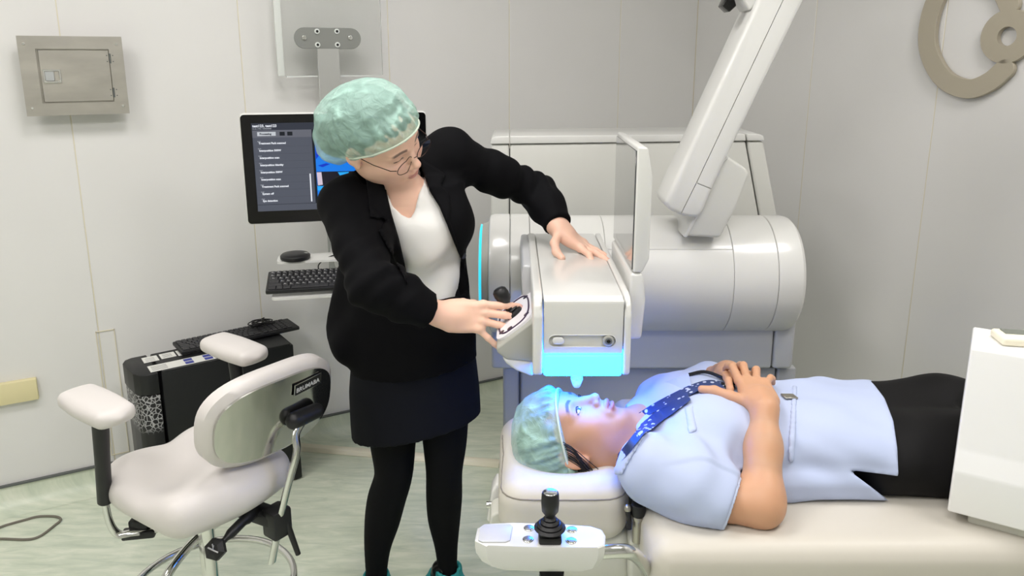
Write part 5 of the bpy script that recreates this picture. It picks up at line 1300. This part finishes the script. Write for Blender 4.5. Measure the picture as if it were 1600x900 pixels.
for s in (-1, 1):
    ctr_ = (s * .033, gy, gz); lp = [Vector(WL(s * .033 + .0265 * math.cos(t), gy - .006 * abs(math.cos(t) * .5 + .5 * s * math.cos(t)) - .004, gz + .0175 * math.sin(t))) for t in np.linspace(0, 2 * math.pi, 33)]
    g = G(); g.tube(lp, .0009, 6, cap=False); g.build('rim', m_wire, GL)
    g = G(); cvs = [g.bm.verts.new(p_) for p_ in lp[:-1]]; g.bm.faces.new(cvs); g.build('lens', m_lens, GL)
    g = G(); g.tube([Vector(WL(s * .0590, gy - .012, gz + .004)), Vector(WL(s * .068, gy - .022, gz + .006)), Vector(WL(s * .0765, .045, gz + .010)), Vector(WL(s * .080, -.002, gz + .016)), Vector(WL(s * .078, -.022, gz + .004))], .0010, 6); g.build('temple', m_wire, GL)
g = G(); g.tube(spline([Vector(WL(-.0068, gy - .003, gz + .005)), Vector(WL(0, gy + .0005, gz + .0065)), Vector(WL(.0068, gy - .003, gz + .005))], 5), .0009, 6); g.build('bridge', m_wire, GL)
# ------------------------------------------------------------------ lying patient
PR = np.array([[-0.164, 0.1281, -0.9781], [-0.9865, -0.0234, 0.1623], [-0.0021, 0.9915, 0.1302]]); PCc = np.array((.1331, 1.5315, .7922))
PLc = lambda x, y, z: PCc + PR @ np.array((x, y, z))
PA = thing('person', (.55, 1.53, BT), 'person in pale blue tunic and mint cap lying on the bed with folded hands', 'person')
m_tunic = mat('tunic_cotton', rgb(186, 198, 228), .7, bump=(700, .12, .0006)); m_pants = mat('black_trousers', rgb(11, 10, 11), .7, bump=(700, .10, .0006), ior=1.3)
RX = np.array([[0, 0, 1], [1, 0, 0], [0, 1, 0.]])        # stack along +X: local (u,v,h) = (Y,Z,X)
px_s = np.array([.258, .295, .35, .42, .52, .62, .72, .80, .90])
def body_stack(f, ins, k=.02, lo=0, hi=9):
    zc = np.array([.800, .802, .812, .820, .816, .814, .812, .810, .806]); hz = np.array([.045, .055, .072, .080, .078, .077, .076, .074, .070]); yc = np.array([1.545, 1.54, 1.54, 1.54, 1.54, 1.54, 1.54, 1.54, 1.54]); hy = np.array([.085, .155, .185, .172, .158, .162, .180, .190, .185])
    sdf_stack(f, (0, 0, 0), RX, px_s[lo:], yc[lo:], zc[lo:], hy[lo:] - ins, hz[lo:] - ins, k=k, e=2.05)
SHN = np.array(P(1018, 735, 1.375)); CUN = np.array(P(1141, 788, 1.315)); ELN = np.array(P(1189, 790, 1.305)); WRN = np.array(P(1195, 642, 1.437))
SHF = np.array((.365, 1.70, .80)); ELF = np.array((.50, 1.81, .80)); WRF = np.array((.555, 1.70, .905))
t_ = SDF((.16, 1.20, .735), (.90, 1.90, 1.0), .0048)
body_stack(t_, 0)
t_.rbox((.62, 1.54, .764), (.24, .182, .028), .02, I3, k=.03); t_.ell((.425, 1.47, .856), (.080, .060, .040), I3, k=.05); t_.ell((.425, 1.61, .856), (.080, .060, .040), I3, k=.05)
t_.chain([SHN, (SHN + CUN) / 2, CUN], [.070, .066, .053], k=.05); t_.chain([SHF, ELF], [.052, .050], k=.05)
d = (CUN - SHN) / np.linalg.norm(CUN - SHN)
t_.add(folds(12, 10, 25, 60, .0034)); t_.add(folds(13, 9, 60, 130, .0012)); t_.add(lambda X, Y, Z: (.0028 * np.sin(70 * (X - 1.1 * Z) + 25 * Y) * np.exp(-((X - .36) ** 2 + (Y - 1.36) ** 2) / .010)).astype(np.float32))
X, Y, Z = t_.grid()
pl_ = (X - CUN[0]) * d[0] + (Y - CUN[1]) * d[1] + (Z - CUN[2]) * d[2]; near = ((X - CUN[0]) ** 2 + (Y - CUN[1]) ** 2 + (Z - CUN[2]) ** 2 < .08 ** 2) & (Y < 1.40)
t_.f = np.where(near, np.maximum(t_.f, pl_), t_.f); base_t = t_.f.copy()
# neck opening
t_.cone(PLc(0, -.02, -.07), PLc(0, .00, -.155), .058, .060, k=.006, op='s')
vneck = poly_fn([(920, 560), (968, 640), (975, 690), (955, 745), (900, 800), (880, 560)]); t_.f = np.maximum(t_.f, -vneck(X, Y, Z))
hem = poly_fn([(1345, 540), (1362, 596), (1382, 622), (1396, 658), (1402, 700), (1404, 744), (1366, 739), (1325, 734), (1360, 760), (1391, 784), (1376, 804), (1330, 830), (1330, 950), (1900, 950), (1900, 540)])
t_.f = np.maximum(t_.f, -hem(X, Y, Z)); t_.f = np.maximum(t_.f, BT + .001 - Z + 0 * X + 0 * Y)
t_.cone(CUN - d * .010, CUN + d * .05, .046, .046, k=.003, op='s')
V, F = t_.mesh(); tu = np_mesh('tunic', V, F, m_tunic, PA, smooth_iter=2)
# cuff band
q = SDF(CUN - .09, CUN + .09, .0032); q.cone(CUN - d * .030, CUN - d * .002, .0565, .0560, k=.001)
def slab_fn(X, Y, Z):
    s1 = (X - CUN[0]) * d[0] + (Y - CUN[1]) * d[1] + (Z - CUN[2]) * d[2]; return np.maximum(s1 - .004, -.026 - s1)
q.cut(slab_fn); q.cone(CUN - d * .05, CUN + d * .05, .0505, .0500, k=.001, op='s'); q.cut(lambda X, Y, Z: BT + .001 - Z + 0 * X + 0 * Y)
V, F = q.mesh(); np_mesh('cuff', V, F, mat('tunic_cuff', rgb(200, 211, 238), .7), tu, smooth_iter=4)
Rc_ = np.array(Vector(d).to_track_quat('Z', 'Y').to_matrix()); g = G(); g.tube([Vector(CUN - d * .027 + Rc_ @ np.array((.0575 * math.cos(t), .0575 * math.sin(t), 0))) for t in np.linspace(0, 2 * math.pi, 41)], .0014, 6, cap=False); g.build('piping', mat('piping_white', rgb(240, 243, 250), .6), tu)
def patch(name, poly, up, m, par, back=.006, res_sm=4):
    h = SDF.__new__(SDF); h.res, h.lo, h.n = t_.res, t_.lo, t_.n
    h.f = np.maximum(np.maximum(np.maximum(base_t - up, poly_fn(poly)(X, Y, Z)), -(base_t + back)), Y - 1.60 + 0 * X + 0 * Z).astype(np.float32); h.f = np.maximum(h.f, (.80 if name != 'collar' else .70) - Z + 0 * X + 0 * Y).astype(np.float32)
    i = np.argwhere(h.f < 0)
    if len(i) == 0: return None
    V, F = h.mesh(); return np_mesh(name, V, F, m, par, smooth_iter=res_sm)
patch('pocket_flap', [(1069, 636), (1082, 633), (1090, 672), (1086, 675), (1076, 678)], .0035, m_tunic, tu)
patch('front_placket', [(1232, 690), (1238, 600), (1246, 600), (1243, 690), (1240, 722), (1232, 722)], .0035, m_tunic, tu)
patch('collar', [(952, 742), (966, 722), (985, 693), (1003, 668), (1012, 672), (1000, 694), (985, 718), (972, 742)], .0050, m_tunic, tu)
# far lapel: standing collar edge on the far side
cl = [(984, 655), (1000, 628), (1022, 606), (1046, 594), (1076, 584)]
g = G(); yy = [1.60, 1.605, 1.61, 1.60, 1.58]
up_ = [P(x, y, y_) for (x, y), y_ in zip(cl, yy)]; dn_ = [P(x + 6, y + 26, y_ - .04) for (x, y), y_ in zip(cl, yy)]
up_, dn_ = spline(up_, 4), spline(dn_, 4)
for (o_) in (0.,):
    va = [g.bm.verts.new(p_) for p_ in up_]; vb = [g.bm.verts.new(p_) for p_ in dn_]; vc = [g.bm.verts.new(p_ + Vector((0, .006, -.004))) for p_ in up_]; vd = [g.bm.verts.new(p_ + Vector((0, .006, -.006))) for p_ in dn_]
    for i in range(len(va) - 1):
        g.bm.faces.new((va[i], va[i + 1], vb[i + 1], vb[i])); g.bm.faces.new((vc[i], vd[i], vd[i + 1], vc[i + 1])); g.bm.faces.new((va[i], vc[i], vc[i + 1], va[i + 1])); g.bm.faces.new((vb[i], vb[i + 1], vd[i + 1], vd[i]))
g.build('collar', m_tunic, tu, 60)
# trousers
p_ = SDF((.60, 1.22, .735), (1.75, 1.86, .96), .0075)
sdf_stack(p_, (0, 0, 0), RX, [.64, .72, .80, .88, .96], [1.54] * 5, [.806, .805, .804, .802, .800], [.140, .158, .168, .170, .155], [.062, .062, .062, .062, .060], k=.001, e=2.2)
p_.rbox((.98, 1.535, .772), (.26, .165, .036), .03, I3, k=.03)
for (y0, y1) in ((1.445, 1.46), (1.625, 1.61)):
    p_.chain([(.84, y0, .806), (1.0, y0, .808), (1.25, y1, .800), (1.50, y1, .79), (1.70, y1, .785)], [.070, .075, .063, .052, .045], k=.04)
p_.add(folds(17, 8, 20, 50, .0035)); p_.cut(lambda X, Y, Z: BT + .001 - Z + 0 * X + 0 * Y)
V, F = p_.mesh(); np_mesh('trousers', V, F, m_pants, PA, smooth_iter=2)
# body
hb = SDF(PCc - (.15, .15, .14), PCc + (.22, .15, .15), .0022); head_sdf(hb, PCc, PR, .985)
hb.chain([PLc(0, -.022, -.05), PLc(0, -.030, -.11), (.285, 1.545, .80)], [.050, .050, .060], k=.03)
V1, F1 = hb.mesh(); C1 = head_paint(V1, PCc, PR, SKIN_P, lip=(.46, .15, .14))
nails = []
h1 = SDF(WRN - (.16, .12, .14), WRN + (.14, .24, .14), .002)
fdn = np.array((.02, .97, .13)); pdn = np.array((0, .13, -.97))
hand_sdf(h1, WRN + np.array((0, .010, .008)), fdn, pdn, 'R', {'i': (-.32, .75, .55), 'm': (-.25, .75, .55), 'r': (-.15, .70, .55), 'p': (.02, .55, .45)}, {'i': .16, 'm': -.04, 'r': -.24, 'p': -.60}, [(.90, .45, -.06), (.86, .52, -.05), (.95, .30, .05)], 1.0, nails=nails)
h1.chain([WRN, (WRN * .6 + ELN * .4), ELN, CUN + d * -.02], [.0245, .034, .041, .046], k=.02)
V2, F2 = h1.mesh()
h1b = SDF(np.minimum(ELN, WRN) - (.12, .07, .07), np.maximum(ELN, WRN) + (.06, .06, .04), .0032); h1b.chain([WRN, (WRN * .62 + ELN * .38), ELN * .9 + WRN * .1, ELN, CUN - d * .03], [.0245, .0335, .040, .0395, .045], k=.02)
h1b.cut(lambda X, Y, Z: BT + .0005 - Z + 0 * X + 0 * Y); V5, F5 = h1b.mesh()
h2 = SDF(WRF - (.16, .24, .14), WRF + (.12, .12, .12), .002)
WF2 = np.array((.504, 1.672, .884)); fdf = np.array((-.03, -.95, .28)); pdf = np.array((0, -.28, -.95))
hand_sdf(h2, WF2, fdf, pdf, 'L', {'i': (.10, .55, .35), 'm': (.08, .50, .35), 'r': (.10, .50, .35), 'p': (.16, .45, .35)}, {'i': .10, 'm': .0, 'r': -.06, 'p': -.16}, [(.85, .50, .25), (.45, .85, .30), (.25, .90, .35)], 1.0, nails=nails)
h2.chain([WF2, WF2 * .7 + ELF * .3], [.0245, .031], k=.02)
V3, F3 = h2.mesh()
h3 = SDF((.2, 1.3, .745), (1.0, 1.84, .95), .01); body_stack(h3, .03); h3.chain([SHF, ELF, WF2], [.045, .038, .022], k=.02); h3.chain([SHN, CUN], [.045, .036], k=.02)
X4, Y4, Z4 = h3.grid(); h3.f = np.maximum(h3.f, .30 - X4 + 0 * Y4 + 0 * Z4); V4, F4 = h3.mesh()
def cc_(V): return hand_col(V, SKIN_P, nails)
Vs, Fs, off = [], [], 0
for v, fcs in ((V1, F1), (V2, F2), (V3, F3), (V4, F4), (V5, F5)): Vs.append(v); Fs.append(fcs + off); off += len(v)
C = np.concatenate([C1, cc_(V2), cc_(V3), np.tile(np.append(SKIN_P, 1.), (len(V4), 1)), np.tile(np.append(SKIN_P, 1.), (len(V5), 1))])
bo = np_mesh('body', np.concatenate(Vs), np.concatenate(Fs), m_skin, PA, C)
for n_ in nails:
    g = G(); nail_geom(g, [n_]); g.build('fingernail', MATS['nail'], bo)
# open eyes
m_eyew = mat('eye_white', rgb(225, 225, 228), .15, coat=1.0); m_iris = mat('iris', rgb(40, 26, 20), .1, coat=1.0)
for s in (-1, 1):
    Re = PR @ np.array(Euler((0, -.08 * s, -s * .28)).to_matrix()); c = PLc(s * .031, .0815, -.0030)
    M4 = frame(c, Vector(Re[:, 0]) * .0115, Vector(Re[:, 1]) * .0042, Vector(Re[:, 2]) * .0042)
    g = G(); g.ball((0, 0, 0), 1, 18); bmesh.ops.transform(g.bm, matrix=M4, verts=g.bm.verts[:]); ey = g.build('eye', m_eyew, bo)
    M4 = frame(PLc(s * .031, .0842, -.0030), Vector(Re[:, 0]) * .0045, Vector(Re[:, 1]) * .0018, Vector(Re[:, 2]) * .0040)
    g = G(); g.ball((0, 0, 0), 1, 14); bmesh.ops.transform(g.bm, matrix=M4, verts=g.bm.verts[:]); g.build('iris', m_iris, ey)
    g = G(); g.tube([Vector(PLc(s * (.0195 + .0235 * k / 8), .0840 + .0030 * math.sin(k / 8 * 3.14) - .006 * max(0, k / 8 - .5), .0000 + .0035 * math.sin(k / 8 * 3.14))) for k in range(9)], .0012, 6); g.build('eyelash', m_hair, ey)
# hair, strands and cap
hh = SDF(PCc - .15, PCc + .16, .003); hh.ell(PLc(0, -.018, .036), (.0780, .0965, .084), PR, k=.001); hh.ell(PLc(0, .062, .040), (.055, .0305, .043), PR, k=.02); hh.ell(PLc(0, -.050, -.03), (.066, .055, .06), PR, k=.03)
def hair_cut2(X, Y, Z):
    a, b, c = X - PCc[0], Y - PCc[1], Z - PCc[2]; yl = a * PR[0, 1] + b * PR[1, 1] + c * PR[2, 1]; zl = a * PR[0, 2] + b * PR[1, 2] + c * PR[2, 2]
    hcap = (zl - (.052 + .42 * (yl - .082))) / 1.085
    return np.where(yl > .02, .006 - hcap, np.maximum(yl - (.020 + .5 * (zl + .01)), -.09 - zl)).astype(np.float32)
hh.cut(hair_cut2, .004); hh.add(folds(33, 8, 200, 400, .0010)); V, F = hh.mesh(); hr2 = np_mesh('hair', V, F, m_hair, PA)
rs = np.random.RandomState(5); g = G()
for k in range(26):
    x = .0775 + rs.uniform(-.001, .004); a = rs.uniform(-.03, .02); z0 = .012 + a * .4
    pts = [PLc(x - .002, a + .012, z0), PLc(x + .003, a + .004, z0 - .025), PLc(x + .002 + rs.uniform(0, .004), a - .018 - rs.uniform(0, .02), z0 - .055 - rs.uniform(0, .02)), PLc(x - .012, a - .055 + rs.uniform(-.01, .01), z0 - .085 - rs.uniform(0, .03))]
    g.tube(spline([Vector(q_) for q_ in pts], 4), .0009, 5)
g.build('hair_strands', m_hair, hr2)['kind'] = 'stuff'
bouffant(PA, PCc, PR, .082, .052, .42, 8, [((.02, -.06, .02), (.075, .06, .05))], sc=1.02)
# lanyard
LN = bpy.data.objects.new('lanyard', None); LN.location = P(1060, 620, 1.5); link(LN, PA); LN['label'] = 'navy printed lanyard round the neck'
m_lan = mat('lanyard_navy', rgb(44, 62, 110), .6); nt = m_lan.node_tree; b = nt.nodes['Principled BSDF']; tc = nt.nodes.new('ShaderNodeTexCoord'); vo = nt.nodes.new('ShaderNodeTexVoronoi'); vo.inputs['Scale'].default_value = 70; vo.inputs['Randomness'].default_value = 1
cr = nt.nodes.new('ShaderNodeValToRGB'); cr.color_ramp.elements[0].position = .26; cr.color_ramp.elements[0].color = rgb(205, 212, 230); cr.color_ramp.elements[1].position = .32; cr.color_ramp.elements[1].color = rgb(44, 62, 112)
nt.links.new(tc.outputs['Object'], vo.inputs['Vector']); nt.links.new(vo.outputs['Distance'], cr.inputs[0]); nt.links.new(cr.outputs[0], b.inputs['Base Color'])
def on_tunic(px, py):
    last = None
    for yy in np.arange(1.25, 1.80, .0015):
        q = P(px, py, yy); u = (np.array(q) - t_.lo) / t_.res; i = np.floor(u).astype(int)
        if np.any(i < 0) or np.any(i + 1 >= t_.n): continue
        fr_ = u - i; v = 0
        for a_ in (0, 1):
            for b_ in (0, 1):
                for c_ in (0, 1): v += base_t[i[0] + a_, i[1] + b_, i[2] + c_] * (fr_[0] if a_ else 1 - fr_[0]) * (fr_[1] if b_ else 1 - fr_[1]) * (fr_[2] if c_ else 1 - fr_[2])
        if v < 0: return q
    return P(px, py, 1.55)
def strap(name, top_px, bot_px, m, lift=.007, th=.0018):
    A_ = spline([on_tunic(*q) + Vector((0, -.004, lift)) for q in top_px], 5); B_ = spline([on_tunic(*q) + Vector((0, -.004, lift)) for q in bot_px], 5)
    g = G(); va = [g.bm.verts.new(q) for q in A_]; vb = [g.bm.verts.new(q) for q in B_]; o_ = Vector((0, .0012, -th)); vc = [g.bm.verts.new(q + o_) for q in A_]; vd = [g.bm.verts.new(q + o_) for q in B_]
    for i in range(len(va) - 1):
        g.bm.faces.new((va[i], va[i + 1], vb[i + 1], vb[i])); g.bm.faces.new((vc[i], vd[i], vd[i + 1], vc[i + 1])); g.bm.faces.new((va[i], vc[i], vc[i + 1], va[i + 1])); g.bm.faces.new((vb[i], vb[i + 1], vd[i + 1], vd[i]))
    return g.build(name, m, LN, 60)
strap('strap', [(992, 652), (1020, 634), (1050, 618), (1080, 604), (1106, 597), (1130, 600)], [(986, 668), (1024, 646), (1054, 634), (1086, 616), (1108, 608), (1130, 611)], m_lan)
strap('strap', [(1000, 668), (1022, 650), (1046, 634), (1072, 618)], [(1002, 688), (1032, 664), (1052, 650), (1078, 630)], m_lan, .010)
strap('strap', [(1000, 672), (986, 690), (972, 708), (960, 722)], [(1010, 680), (994, 700), (980, 718), (966, 732)], m_lan, .013)
g = G(); g.tube(spline([on_tunic(1076, 588) + Vector((0, 0, .004)), on_tunic(1100, 586) + Vector((0, 0, .008)), on_tunic(1125, 594) + Vector((0, 0, .008)), on_tunic(1146, 606) + Vector((0, 0, .006))], 5), .004, 8); g.build('cord', m_black, LN)
q = on_tunic(1137, 606) + Vector((0, 0, .006)); g = G(); g.box(q, (.030, .010, .006), .002, 2, rot=(0, .25, 0)); cl_ = g.build('clip', m_black, LN)
g = G(); g.cyl(q + Vector((-.006, -.003, .0025)), q + Vector((-.006, -.004, .0045)), .0028, n=12); g.build('rivet', m_steel2, cl_)
q = on_tunic(1233, 622) + Vector((0, 0, .004)); g = G(); g.box(q, (.03, .022, .004), .001, 1, rot=(0, .1, .2)); g.build('card', m_alu, LN)
